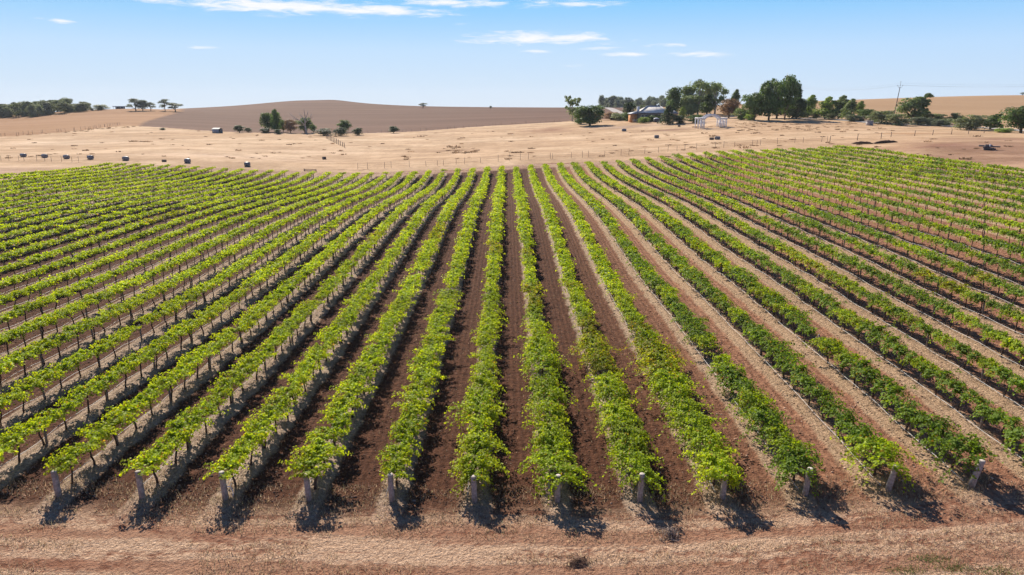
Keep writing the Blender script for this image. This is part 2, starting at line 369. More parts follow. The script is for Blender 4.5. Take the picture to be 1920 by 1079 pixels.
def mat_field(name, c0, c1, streak_scale, grain, contour=0, useCol=False, dark=None, bump=.3):
    m, t, p = newmat(name)
    pos = t.new('ShaderNodeNewGeometry').outputs['Position']
    a = t.noise(t.vscale(pos, streak_scale), 1.0, 5, .6); a2 = t.noise(t.vscale(pos, (.45, .16, 1)), 1.0, 5, .75); f = t.noise(pos, grain, 4, .7); b_ = t.noise(pos, .012, 3, .5)
    if useCol:
        c = t.new('ShaderNodeVertexColor', layer_name='Col').outputs[0]
        c = t.mix(t.step(a, .35, .7), t.mix(1.0, c, (.80, .77, .74), 'MULTIPLY'), t.mix(1.0, c, (1.12, 1.12, 1.12), 'MULTIPLY'))
        c = t.mix(t.step(f, .45, .72, 0, .5), c, t.mix(1.0, c, (.70, .66, .62), 'MULTIPLY'))
        c = t.mix(t.step(a2, .42, .66, 0, .5), c, t.mix(1.0, c, (.74, .69, .64), 'MULTIPLY'))
        c = t.mix(t.math('MULTIPLY', t.step(t.noise(t.vscale(pos, (.16, .22, 1)), 1.0, 6, .68), .60, .72), .75), c, (.21, .125, .07))
    else:
        c = t.mix(t.step(a, .3, .7), c0, c1)
        c = t.mix(t.step(f, .4, .75, 0, .35), c, tuple(.65*v for v in c0))
        c = t.mix(t.step(b_, .3, .7, 0, .4), c, tuple(.85*v for v in c1))
    if contour:
        wv = t.new('ShaderNodeTexWave', wave_type='BANDS', bands_direction='Y'); t.put(wv.inputs[0], pos); wv.inputs['Scale'].default_value = contour
        wv.inputs['Distortion'].default_value = 3; wv.inputs['Detail'].default_value = 2; wv.inputs['Detail Scale'].default_value = .6
        c = t.mix(t.step(wv.outputs[1], .4, 1, 0, .6), c, t.mix(1.0, c, (.74, .73, .73), 'MULTIPLY'))
    t.put(p.inputs['Base Color'], c); p.inputs['Roughness'].default_value = .95; p.inputs['Specular IOR Level'].default_value = .05
    b = t.new('ShaderNodeBump'); b.inputs['Strength'].default_value = bump; b.inputs['Distance'].default_value = .5; t.put(b.inputs['Height'], f); t.l.new(b.outputs[0], p.inputs['Normal'])
    return m
ground_part('ground', 0, mat_vineyard())
ground_part('paddock', 1, mat_field('dry_grass_paddock', None, None, (.05, .14, 1), 1.3, useCol=True))
ground_part('hill', 2, mat_field('ploughed_hill', (.132, .072, .050), (.200, .116, .082), (.006, .035, .05), .35, contour=.035))
ground_part('stubble_field', 3, mat_field('orange_stubble', (.31, .165, .082), (.40, .23, .125), (.012, .06, .05), .5, contour=.05))
ground_part('hill_slope', 4, mat_field('tan_stubble', (.38, .23, .125), (.44, .285, .165), (.008, .04, .05), .5, contour=.05))

# ------------------------------------------------------------------ grapevines
def leaf_quads(P, N, D, size):
    """folded four-vertex leaves at P, normal N, pointing D"""
    n = len(P); D = D - N*(D*N).sum(1, keepdims=True); D /= np.linalg.norm(D, axis=1, keepdims=True) + 1e-9
    L = np.cross(N, D); s = size[:, None]
    V = np.stack([P - D*s*.5, P + L*s*.5 + N*s*.12, P + D*s*.55, P - L*s*.5 + N*s*.12], 1).reshape(-1, 3)
    i = np.arange(n)[:, None]*4
    return V, np.concatenate([i + [0, 1, 2], i + [0, 2, 3]], 0).reshape(-1, 3)
GREEN, YEL, ORA, DARK = np.array([.180, .265, .020]), np.array([.52, .53, .032]), np.array([.36, .215, .058]), np.array([.125, .185, .036])
STY = {  # half width, cordon height, rise, droop, shoot length range, shoots
 'flat': dict(hw=.66, z=.98, rise=.30, droop=.24, n=30), 'mound': dict(hw=.66, z=.95, rise=.40, droop=.40, n=32), 'bushy': dict(hw=.95, z=.92, rise=.58, droop=1.15, n=40)}
def foliage(style, n_leaf, size, r, tint):
    s = STY[style]; ns = s['n']
    t0 = np.clip(r.normal(0, .60, ns), -1, 1); side = r.choice([-1, 1], ns); Ls = np.where(r.random(ns) < .08, r.uniform(1.1, 1.55, ns), r.uniform(.35, 1.0, ns))*s['hw']*1.2
    fwd = r.normal(0, .28, ns); ri = r.uniform(.1, 1.25, ns)*s['rise']*(1.15 - .5*np.abs(t0)); dr = r.uniform(.3, 1, ns)*s['droop']; ph = r.uniform(.0, 1, ns)
    k = r.integers(0, ns, n_leaf); q = r.beta(1.1, 1.15, n_leaf)
    P = np.stack([side[k]*Ls[k]*q*(1-.15*q), t0[k] + fwd[k]*q, s['z'] + ri[k]*(1.9*q - .9*q*q)*(.6+.4*ph[k]) - dr[k]*q**2.6*1.0], 1)
    P += r.normal(0, .055, P.shape); P[:, 2] = np.maximum(P[:, 2], .06)
    out = np.stack([side[k]*np.ones(n_leaf), np.zeros(n_leaf), np.zeros(n_leaf)], 1)
    N = np.stack([side[k]*q*.55, np.zeros(n_leaf), np.ones(n_leaf)*.9 - .45*q], 1) + r.normal(0, .42, (n_leaf, 3))
    N /= np.linalg.norm(N, axis=1, keepdims=True)
    D = out + r.normal(0, .7, (n_leaf, 3)); D[:, 2] -= .35
    sz = size*r.uniform(.7, 1.25, n_leaf)
    V, F = leaf_quads(P, N, D, sz)
    y = np.clip(.18 + .45*q + r.normal(0, .13, n_leaf), 0, 1)
    base = {'green': (GREEN, YEL, .55), 'yellow': (GREEN*1.15, YEL, .95), 'orange': (GREEN*.85, YEL*.6 + ORA*.4, .8), 'dark': (DARK, GREEN*1.15, .8)}[tint]
    c = base[0]*(1-y*base[2])[:, None] + base[1]*(y*base[2])[:, None]
    c = np.where(r.random((n_leaf, 1)) < (.13 if tint == 'orange' else .03), ORA*r.uniform(.7, 1.1, (n_leaf, 1)), c)
    c *= r.uniform(.84, 1.14, (n_leaf, 1))
    return V, F, np.repeat(c, 4, 0)
def trunk_mesh(r, n, thick=.038):
    b = MB(); ox, oy = r.normal(0, .07), r.normal(0, .09)
    pts = [(0, 0, -.06), (ox*.3, oy*.2, .22), (ox, oy, .50), (ox*.6, oy*.9, .74), (0, 0, .94)]
    b.tube(pts, [thick*1.35, thick*1.05, thick, thick*.95, thick*1.1], n)
    for s in (-1, 1): b.tube([(0, 0, .92), (r.normal(0, .03), s*.35, .97 + r.normal(0, .02)), (r.normal(0, .04), s*.74, .96)], [thick*.9, thick*.65, thick*.4], n)
    return b
M_vleaf = leafmat('vine_leaf', trans=.42, tcol=(1.85, 1.8, .4), rough=.6, vary=.14, spec=.16)
M_vbark = plain('vine_bark', (.085, .058, .046), .95, 14, .4, bump=.5)
TINTS, NVAR = ('green', 'yellow', 'orange', 'dark'), 3
near_meshes = {}
def near_mesh(style, tint, v):
    key = (style, tint, v)
    if key not in near_meshes:
        r = np.random.default_rng(hash_(style, tint, v))
        V, F, c = foliage(style, {'flat': 1350, 'mound': 1450, 'bushy': 2400}[style], .092, r, tint)
        o = mk('foliage', V, F, M_vleaf, cols=c); me = o.data; bpy.data.objects.remove(o)
        b = trunk_mesh(r, 7); o = b.build('trunk', M_vbark, smooth=True); tm = o.data; bpy.data.objects.remove(o)
        near_meshes[key] = (me, tm)
    return near_meshes[key]
def hash_(*a):
    h = 17
    for x in str(a): h = (h*131 + ord(x)) % 1000003
    return h
# where every vine stands
ORD = ['zeroth','first','second','third','fourth','fifth','sixth','seventh','eighth','ninth','tenth','eleventh','twelfth','thirteenth','fourteenth','fifteenth','sixteenth','seventeenth','eighteenth','nineteenth','twentieth']
def ordn(i):
    if i <= 20: return ORD[i]
    tens = {2: 'twenty', 3: 'thirty', 4: 'forty', 5: 'fifty', 6: 'sixty', 7: 'seventy', 8: 'eighty'}[i//10]
    return tens + '-' + ORD[i % 10] if i % 10 else tens[:-1] + 'ieth'
def row_phrase(k):
    if -5 <= k <= 6: return 'row of the %s end post from the left' % ordn(k + 6)
    if k < -5: return '%s row left of the leftmost end post' % ordn(-5 - k)
    return '%s row right of the rightmost end post' % ordn(k - 6)
VS = 1.5
vines = []
for k in range(K0, K1 + 1):
    x = X0 + ROW*k; y = YF + .95 + (rng.random()-.5)*.3; first = True
    while y < YB:
        gap = (.025 if y > YF + 7 else 0) if not (k == 2 and 31.4 < y < 32.9) else 1.0
        if rng.random() > gap: vines.append((k, x + rng.normal(0, .05), y + rng.normal(0, .08)))
        y += VS
vines = np.array(vines); vk = vines[:, 0].astype(int)
vz = tz(vines[:, 1], vines[:, 2])
px_, py_, zc_ = project(np.stack([vines[:, 1], vines[:, 2], vz + .9], 1))
inview = (px_ > 4) & (px_ < 1916) & (py_ < 1075) & (zc_ > 5)
keep = (zc_ > 5) & (px_ > -260) & (px_ < 2180)
dens = vnoise(vines[:, 1], vines[:, 2], 9, 31)*.55 + vnoise(vines[:, 1], vines[:, 2], 3.1, 33)*.45
TSPOT = [(-2.5, 62, 5), (.5, 60, 4), (2, 46, 5), (4.8, 38, 4.5), (7.8, 35, 4), (-7, 70, 6), (-14, 66, 5), (22, 50, 5), (30, 44, 5), (5, 33, 3), (45, 92, 12), (-40, 80, 10)]
def vine_look(i):
    k, x, y = vk[i], vines[i, 1], vines[i, 2]; r = np.random.default_rng(int(k*1000 + y*17) & 0xffffff)
    ky = (y - YF)
    if k >= 1 and k <= 3 and ky < 15: st = 'bushy'
    elif k in (0, 4) and ky < 10: st = 'bushy' if r.random() < .7 else 'mound'
    elif k >= 4 and ky < 1.5: st = 'bushy'
    elif k >= 1: st = 'mound'
    elif k >= -1: st = 'mound' if r.random() < .6 else 'flat'
    else: st = 'flat'
    o = sum(math.exp(-((x-a)/2.2)**2 - ((y-b)/c)**2) for a, b, c in TSPOT)
    d = dens[i]
    if o + r.normal(0, .2) > .70: ti = 'orange'
    elif k >= 4: ti = 'dark' if r.random() < .66 - .3*(y > 70) else 'green'
    elif k >= 1: ti = 'green' if r.random() < .7 else 'yellow'
    else: ti = 'yellow' if r.random() < .62 else 'green'
    sc = .74 + .46*d + r.normal(0, .09)
    if r.random() < .035 and ky > 7: sc *= .62
    if k == 2 and 32.9 < y < 39: sc *= .86; ti = 'orange'
    w = .92 if k < -2 else (.86 if k > 6 else 1.0)
    return st, ti, int(r.integers(0, NVAR)), sc, w, float(r.choice([0.0, pi])) + float(r.normal(0, .09))
cand = np.nonzero(inview)[0]; cand = cand[np.argsort(zc_[cand])][:300]
near = set(int(i) for i in cand)
WORD = {'green': 'green', 'yellow': 'yellow-green', 'orange': 'rust-tinged', 'dark': 'dark green'}
for k in range(K0, K1 + 1):
    idx = sorted([i for i in near if vk[i] == k], key=lambda i: vines[i, 2])
    for n, i in enumerate(idx):
        st, ti, v, sc, w, rz = vine_look(i)
        fm, tm = near_mesh(st, ti, v)
        root = empty('grapevine', (vines[i, 1], vines[i, 2], vz[i]), rz, (sc*w, min(1.08, .86 + .2*sc), .80 + .2*sc))
        tag(root, '%s grapevine, %s %s in the %s' % (WORD[ti], ordn(n+1), 'plant' if -5 <= k <= 6 else 'visible', row_phrase(k)), 'grapevine', 'grapevines along the trellis rows')
        for nm, me in (('trunk', tm), ('foliage', fm)):
            c = bpy.data.objects.new(nm, me); COL.objects.link(c); c.parent = root
# the rest of the block, one mass
lod = {}
def lod_tpl(style, tint, v, lv):
    key = (style, tint, v, lv)
    if key not in lod:
        r = np.random.default_rng(hash_(key, 'l'))
        nl, sz = ((700, .125), (380, .165), (230, .205))[lv]
        V, F, c = foliage(style, int(nl*(1.5 if style == 'bushy' else 1)), sz, r, tint)
        b = trunk_mesh(r, 4 if lv < 2 else 3, .04)
        bv = np.array(b.V); bf = np.concatenate([np.array(f)[:, [0, 1, 2]] if np.array(f).shape[1] == 3 else np.concatenate([np.array(f)[:, [0, 1, 2]], np.array(f)[:, [0, 2, 3]]]) for n_, f in b.F.items() if n_ in (3, 4)])
        lod[key] = (np.concatenate([V, bv]), np.concatenate([F, bf + len(V)]), np.concatenate([c, np.tile([.08, .055, .045], (len(bv), 1))]), np.concatenate([np.zeros(len(F)), np.ones(len(bf))]))
    return lod[key]
AV, AF, AC, AM, off = [], [], [], [], 0
for i in np.nonzero(keep)[0]:
    if int(i) in near: continue
    st, ti, v, sc, w, rz = vine_look(i)
    lv = 0 if zc_[i] < 68 else (1 if zc_[i] < 100 else 2)
    V, F, c, m = lod_tpl(st, ti, v, lv)
    ca, sa = cos(rz), sin(rz); P = V*np.array([sc*w, min(1.08, .86 + .2*sc), .80 + .2*sc])
    P = np.stack([P[:, 0]*ca - P[:, 1]*sa + vines[i, 1], P[:, 0]*sa + P[:, 1]*ca + vines[i, 2], P[:, 2] + vz[i]], 1)
    AV.append(P); AF.append(F + off); AC.append(c*(.86 + .28*rng.random())); AM.append(m); off += len(V)
tag(mk('distant_grapevines', np.concatenate(AV), np.concatenate(AF), cols=np.concatenate(AC), mats=[M_vleaf, M_vbark], midx=np.concatenate(AM)),
    'rows of green grapevines filling the block beyond the nearest plants', 'grapevines', kind='stuff')
del AV, AF, AC, AM

# ------------------------------------------------------------------ trellis: end posts, posts, drip hoses
M_post = plain('weathered_timber', (.37, .315, .285), .9, 9, .35, bump=.4)
M_posttop = plain('sawn_post_top', (.50, .43, .37), .9, 20, .3)
M_steel = plain('grey_post', (.23, .20, .18), .85, 10, .3)
M_hose = plain('drip_hose', (.60, .58, .58), .5, 3, .2)
LEAN = {-5: (0, 0), -4: (-.02, 0), -3: (-.03, .03), -2: (-.03, 0), -1: (-.01, .02), 0: (-.02, .02), 1: (.02, .03), 2: (.03, .04), 3: (.05, .05), 4: (.07, .04), 5: (.14, .06), 6: (.19, .08)}
for k in range(-5, 7):
    x = X0 + ROW*k; z = float(tz(x, YF)[0]); lx, ly = LEAN[k]; H = 1.05 + .04*((k*7) % 5 - 2)/2
    root = empty('end_post', (x, YF, z))
    b = MB(); r_ = .105
    b.tube([(0, 0, -.15), (lx*.3, -ly*.3, H*.3), (lx*.97, -ly*.97, H*.97), (lx, -ly, H)], [r_*1.05, r_, r_*.97, r_*.9], 16)
    b.build('shaft', M_post, root, True)
    b = MB(); b.tube([(lx, -ly, H+.002), (lx, -ly, H+.012)], [r_*.89, r_*.80], 16); b.build('top_face', M_posttop, root)
    b = MB(); b.tube([(lx*.8 + r_*.9*cos(t), -ly*.8 + r_*1.0*sin(t), H*.8) for t in np.linspace(0, 2*pi, 13)], .008, 5, False); b.build('wire_loop', M_steel, root)
    if k == -3:
        b = MB()   # faded round number mark on the shaft's front
        b.tube([(lx*.82 + .035*cos(t), -ly*.82 - r_*.985, H*.80 + .05*sin(t)) for t in np.linspace(-2.4, 2.2, 12)], .007, 4); b.box((lx*.82 - .005, -ly*.82 - r_*.985, H*.80 + .075), (.06, .012, .012)); b.build('number_mark', plain('faded_paint', (.10, .085, .08), .9), root)
    tag(root, {-3: 'grey round timber end post marked with a faded number, third from the left', 5: 'grey round timber end post leaning right, second from the rightmost', 6: 'grey round timber end post leaning furthest right, rightmost of the front line'}.get(k, 'grey round timber end post in the front line, %s from the left' % ordn(k + 6)), 'post', 'timber end posts in front of the rows')
# blue-white twine beside the third post
z = float(tz(X0-9, YF)[0]); b = MB()
b.tube([(X0-8.87, YF-.05, z+.52), (X0-8.8, YF+.02, z+.46), (X0-8.72, YF, z+.36), (X0-8.7, YF-.02, z+.22), (X0-8.74, YF, z+.06)], .018, 5); b.tube([(X0-8.82, YF, z+.46), (X0-8.74, YF+.05, z+.6)], .014, 5)
tag(b.build('tied_twine', plain('white_twine', (.72, .74, .82), .6)), 'scrap of white twine tied to the marked third end post', 'twine')
# intermediate posts, one between every third pair of vines
pp = []
for k in range(K0, K1 + 1):
    for j, y in enumerate(np.arange(YF + 3.9, YB + 1.4, 4.5)): pp.append((k, j, X0 + ROW*k + rng.normal(0, .03), y))
pp = np.array(pp); pzz = tz(pp[:, 2], pp[:, 3]); qx, qy, qz = project(np.stack([pp[:, 2], pp[:, 3], pzz + .6], 1))
vis = np.nonzero((qx > 2) & (qx < 1918) & (qy < 1078))[0]; vis = vis[np.argsort(qz[vis])]
pv = []
for v in range(3):
    b = MB(); a = .03*(v-1); b.tube([(0, 0, -.1), (a*.5, 0, .5), (a, .01, 1.02)], [.052, .05, .046], 8); o = b.build('trellis_post', M_steel, None, True); pv.append(o.data); bpy.data.objects.remove(o)
cnt = {}
for i in sorted(vis[:300], key=lambda i: (pp[i, 0], pp[i, 3])):
    k = int(pp[i, 0]); cnt[k] = cnt.get(k, 0) + 1
    o = bpy.data.objects.new('trellis_post', pv[i % 3]); COL.objects.link(o); o.location = (pp[i, 2], pp[i, 3], pzz[i]); o.rotation_euler = (rng.normal(0, .02), rng.normal(0, .02), rng.uniform(0, 6))
    tag(o, 'slim grey post, %s along the %s' % (ordn(cnt[k]), row_phrase(k)), 'trellis post', 'slim posts between the grapevines')
b = MB()
for i in vis[300:]: b.tube([(pp[i, 2], pp[i, 3], pzz[i]-.1), (pp[i, 2], pp[i, 3], pzz[i]+1.05)], .045, 4)
tag(b.build('distant_trellis_posts', M_steel), 'slim grey posts standing among the distant vine rows', 'trellis posts', kind='stuff')
for k in range(K0, K1 + 1):
    x = X0 + ROW*k; b = MB(); ys = np.arange(YF + .1, YB, .75); zz = tz(np.full_like(ys, x-.1), ys)
    pts = [(x - .24 + .03*sin(y*1.3 + k), y, z_ + .17 + .04*sin(y*2*pi/4.5 + k) + rng.normal(0, .012)) for y, z_ in zip(ys, zz)]
    b.tube(pts, .011, 4)
    tag(b.build('drip_hose', M_hose, None, True), 'pale irrigation hose strung low along the %s' % row_phrase(k), 'hose', 'drip hoses under the vines')

# ------------------------------------------------------------------ dry straw, clods, weeds
M_straw = leafmat('straw', trans=.5, tcol=(1, 1, 1), rough=.8, vary=0, spec=.1)
def blades(name, X, Y, h, wd, lean, cols, label, cat):
    n = len(X); Z = tz(X, Y); a = rng.uniform(0, 2*pi, n); ln = rng.uniform(.2, 1, n)*lean; d = np.stack([np.cos(a)*ln, np.sin(a)*ln, np.sqrt(np.maximum(.05, 1-ln**2))], 1)
    s = np.stack([-np.sin(a), np.cos(a), 0*a], 1)*wd[:, None]*.5; P = np.stack([X, Y, Z - .01], 1)
    V = np.stack([P - s, P + s, P + d*h[:, None]], 1).reshape(-1, 3)
    return tag(mk(name, V, np.arange(3*n).reshape(-1, 3), M_straw, cols=np.repeat(cols, 3, 0)), label, cat, kind='stuff')
def strawcol(n): return np.array([.52, .38, .25])[None]*rng.uniform(.45, 1.2, (n, 1))*np.array([1, 1, 1])[None]*(1 + rng.normal(0, .06, (n, 3)))
n = 75000
X = rng.uniform(-26, 26, n); Y = rng.uniform(15.5, 23.2, n)
kp = (vnoise(X*.25, Y*1.6, 1.0, 5)*.6 + vnoise(X, Y, .7, 6)*.4 + (Y > 20)*.08) > .50
X, Y = X[kp], Y[kp]; n = len(X)
blades('headland_straw', X, Y, rng.uniform(.07, .22, n), rng.uniform(.010, .028, n), .97, strawcol(n)*1.1, 'pale dry straw trampled over the front headland', 'straw')
n = 90000; k = rng.integers(-12, 13, n); Y = YF + 48*rng.random(n)**1.3 - .3; X = X0 + ROW*k + rng.normal(0, .34, n) - (k > 2)*.2
kp = vnoise(X, Y, 1.1, 8) > .36; X, Y, k = X[kp], Y[kp], k[kp]; n = len(X)
blades('row_straw', X, Y, rng.uniform(.07, .26, n), rng.uniform(.010, .026, n), .95, strawcol(n)*np.where(k < 3, .95, 1.05)[:, None], 'dead grass and mulch along the feet of the vines', 'straw')
n = 26000; X = rng.uniform(-40, 30, n); Y = YF + 40*rng.random(n)**1.5
dd = np.abs((X - X0 + 1.5) % 3 - 1.5); kp = dd > .5; X, Y = X[kp], Y[kp]; n = len(X); Z = tz(X, Y)
s = rng.uniform(.018, .06, n)*rng.uniform(.5, 1.2, n)
octa = np.array([(1, 0, 0), (-1, 0, 0), (0, 1, 0), (0, -1, 0), (0, 0, .8), (0, 0, -.5)]); of = np.array([(0, 2, 4), (2, 1, 4), (1, 3, 4), (3, 0, 4), (2, 0, 5), (1, 2, 5), (3, 1, 5), (0, 3, 5)])
a = rng.uniform(0, 6.28, n); ov = octa[None]*rng.uniform(.6, 1.3, (n, 6, 1)); ca, sa = np.cos(a)[:, None], np.sin(a)[:, None]
ov = np.stack([ov[..., 0]*ca - ov[..., 1]*sa, ov[..., 0]*sa + ov[..., 1]*ca, ov[..., 2]], -1)*s[:, None, None] + np.stack([X, Y, Z + s*.2], 1)[:, None]
cc = np.where((rng.random((n, 1)) < .16), [[.36, .25, .19]], [[.15, .075, .048]])*rng.uniform(.7, 1.3, (n, 1)) * np.where(X > 9, 1.7, 1.0)[:, None]
m, t, p = newmat('soil_clod'); t.put(p.inputs['Base Color'], t.new('ShaderNodeVertexColor', layer_name='Col').outputs[0]); p.inputs['Roughness'].default_value = .95
tag(mk('soil_clods', ov.reshape(-1, 3), (of[None] + np.arange(n)[:, None, None]*6).reshape(-1, 3), m, cols=np.repeat(cc, 6, 0)), 'crumbled brown clods on the tilled alleys', 'soil', kind='stuff')
n = 16000; X = rng.uniform(-34, 26, n); Y = YF + 34*rng.random(n)**1.4
dd = np.abs((X - X0 + 1.5) % 3 - 1.5); kp = dd > .45; X, Y = X[kp], Y[kp]; n = len(X)
blades('alley_straw', X, Y, rng.uniform(.05, .2, n), rng.uniform(.008, .018, n), .99, strawcol(n)*1.15, 'loose pale straw bits on the tilled alleys', 'straw')
n = 1500; q = [on_ground(a_, c_, 5)[0] for a_, c_ in ((1790, 1066), (1745, 1050), (1870, 1072), (1700, 1070))]; j = rng.integers(0, 4, n)
X = np.array([q[i][0] for i in j]) + rng.normal(0, .35, n); Y = np.array([q[i][1] for i in j]) + rng.normal(0, .13, n)
blades('green_weeds', X, Y, rng.uniform(.04, .12, n), rng.uniform(.012, .025, n), .9, np.array([[.15, .20, .06]])*rng.uniform(.6, 1.3, (n, 1)), 'small green weeds low on the front headland', 'weeds')
# dry tussocks in the paddock
TV, TF, TC, o_ = [], [], [], 0
TS = [(rng.uniform(0, 1900), rng.uniform(246, 300), 1) for _ in range(210)] + [(rng.uniform(1380, 1680), rng.uniform(228, 246), .8) for _ in range(170)] + [(rng.uniform(840, 900), rng.uniform(276, 288), 1.3) for _ in range(16)] + [(a_, 256 - .075*a_ + rng.normal(0, 1.2), 1) for a_ in rng.uniform(0, 330, 60)] + [(a_, 287 + rng.normal(0, 1), 1) for a_ in rng.uniform(960, 1000, 8)] + [(rng.uniform(250, 290), 266 + rng.normal(0, .6), 1.3) for _ in range(10)] + [(rng.uniform(1300, 1360), 239 + rng.normal(0, .6), 1.0) for _ in range(16)]
for px, py, sc in TS:
    p, zc = on_ground(px, py)
    if zone[np.searchsorted(gy, p[1])-1, np.searchsorted(gx, p[0])-1] != 1: continue
    n = 26; R = sc*rng.uniform(.18, .62)*(1 if rng.random() < .8 else 1.5); H = R*rng.uniform(.3, .6); th = rng.uniform(0, 6.28, n); rr = R*np.sqrt(rng.random(n))
    P = np.stack([p[0] + 1.7*rr*np.cos(th), p[1] + rr*np.sin(th), np.full(n, p[2]) - .02], 1); d = np.stack([np.cos(th)*.5, np.sin(th)*.5, np.ones(n)], 1)*H*rng.uniform(.5, 1.1, (n, 1)); s_ = np.stack([-np.sin(th), np.cos(th), 0*th], 1)*.16*sc
    TV.append(np.stack([P-s_, P+s_, P+d+s_*.3, P+d-s_*.3], 1).reshape(-1, 3)); TF.append(np.arange(4*n).reshape(-1, 4) + o_); TC.append(np.repeat(np.array([[.24, .155, .095]])*rng.uniform(.6, 1.6)*rng.uniform(.7, 1.2, (n, 1)), 4, 0)); o_ += 4*n
tag(mk('dry_tussocks', np.concatenate(TV), np.concatenate(TF), M_straw, cols=np.concatenate(TC)), 'brown dry tussocks dotted over the pale paddock', 'tussocks', kind='stuff')

# ------------------------------------------------------------------ trees
M_bark = plain('tree_bark', (.17, .135, .11), .95, 5, .4, bump=.5)
M_pbark = plain('pale_gum_bark', (.42, .38, .34), .85, 4, .3)
M_dead = plain('dead_wood', (.36, .32, .30), .9, 4, .3)
TREE = {'green': (.088, .135, .040), 'dark': (.045, .066, .032), 'olive': (.15, .17, .095), 'grey': (.12, .135, .10), 'lime': (.20, .26, .055), 'brown': (.19, .11, .075), 'gum': (.15, .185, .08), 'haze': (.15, .175, .15)}  # last entry has distance haze mixed into the leaf colour
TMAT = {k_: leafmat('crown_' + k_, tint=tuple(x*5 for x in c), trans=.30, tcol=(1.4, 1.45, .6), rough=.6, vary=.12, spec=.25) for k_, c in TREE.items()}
def crown_mesh(kind, seed):
    """unit crown: width 1 about the axis, height 1; clumps of small leaf faces, limbs reaching into them"""
    r = np.random.default_rng(seed*101 + hash_(kind)); cl = []
    def ell(n, c, rad, cr):
        for _ in range(n):
            v = r.normal(size=3); v /= np.linalg.norm(v); v *= r.random()**.4
            cl.append((np.array(c) + v*np.array(rad), cr*r.uniform(.7, 1.25)))
    if kind == 'round': ell(44, (0, 0, .52), (.36, .36, .37), .17)
    elif kind == 'shrub': ell(34, (0, 0, .36), (.36, .36, .44), .19); cl[:] = [(np.array((c[0], c[1], abs(c[2]))), q) for c, q in cl]
    elif kind == 'dome': ell(60, (0, 0, .48), (.39, .39, .38), .15); ell(10, (0, 0, .2), (.36, .36, .06), .12)
    elif kind == 'gum':
        for a in np.linspace(0, 2*pi, 6)[:-1]: ell(6, (.29*cos(a), .29*sin(a), .66 + .11*r.normal()), (.14, .14, .09), .13)
        ell(10, (0, 0, .85), (.24, .24, .08), .14); ell(4, (.05, 0, .45), (.25, .25, .08), .12)
    elif kind == 'tall':
        ell(18, (0, 0, .79), (.27, .27, .15), .16); ell(17, (-.12, .05, .55), (.28, .28, .17), .17); ell(15, (.14, -.05, .36), (.30, .30, .16), .17); ell(12, (0, 0, .18), (.34, .34, .10), .17)
    elif kind == 'poplar':
        ell(24, (.0, 0, .34), (.34, .34, .28), .17); ell(15, (.06, 0, .66), (.24, .24, .2), .14); ell(6, (.13, 0, .88), (.1, .1, .08), .09)
    elif kind == 'conifer':
        for z_ in np.linspace(.08, .95, 8): ell(8, (0, 0, z_), (.42*(1.1-z_), .42*(1.1-z_), .05), .09 + .11*(1-z_))
    elif kind == 'wind':
        ell(18, (-.14, 0, .52), (.26, .28, .27), .16); ell(15, (.1, 0, .7), (.28, .25, .18), .13)
        for q in np.linspace(.3, .9, 7): ell(4, (.30 + .1*r.random(), 0, q + .05), (.13, .12, .04), .075)
        ell(12, (.05, 0, .27), (.27, .24, .16), .14)
    elif kind == 'sparse':
        for _ in range(34): ell(3, (r.uniform(-.36, .36), r.uniform(-.36, .36), r.uniform(.38, .95)), (.05, .05, .04), .075)
        ell(8, (0, 0, .28), (.30, .30, .18), .11)
    nl = {'sparse': 30, 'gum': 60, 'conifer': 60, 'shrub': 105}.get(kind, 105)
    V, F, Cc, off = [], [], [], 0
    for c, q in cl:
        v = r.normal(size=(nl, 3)); v /= np.linalg.norm(v, axis=1, keepdims=True); v[:, 2] = np.where(v[:, 2] < -.35, -v[:, 2], v[:, 2])
        P = c + v*q*r.uniform(.55, 1.1, (nl, 1))*np.array([1, 1, .85]); N = v + r.normal(0, .5, (nl, 3)); N[:, 2] += .3; N /= np.linalg.norm(N, axis=1, keepdims=True)
        P[:, 2] = np.maximum(P[:, 2], .015)
        vv, ff = leaf_quads(P, N, r.normal(size=(nl, 3)), .044*r.uniform(.6, 1.3, nl))
        V.append(vv); F.append(ff + off); off += len(vv)
        Cc.append(np.repeat(.25*r.uniform(.72, 1.32)*r.uniform(.75, 1.25, (nl, 1))*np.array([[1, 1, 1]]), 4, 0))
    o = mk('crown', np.concatenate(V), np.concatenate(F), TMAT['green'], cols=np.concatenate(Cc)); me = o.data; bpy.data.objects.remove(o)
    b = MB(); top = .55 if kind in ('round', 'shrub', 'wind') else .75; th = .022 if kind != 'shrub' else .014
    lean = .08 if kind in ('wind', 'poplar') else 0
    b.tube([(0, 0, -.02), (.01, .01, top*.35), (lean*.6, 0, top*.7), (lean, 0, top)], [th*1.5, th*1.1, th*.8, th*.4], 8)
    for j in range(0, len(cl), max(1, len(cl)//9)):
        c = cl[j][0]; z0 = max(.06, min(c[2]*.45, top*.6)); b.tube([(.01, .01, z0), (c[0]*.55, c[1]*.55, z0 + (c[2]-z0)*.6), tuple(c)], [th*.75, th*.5, th*.25], 6)
    o = b.build('trunk', M_bark, None, True); tm = o.data; bpy.data.objects.remove(o)
    return me, tm
crowns = {}
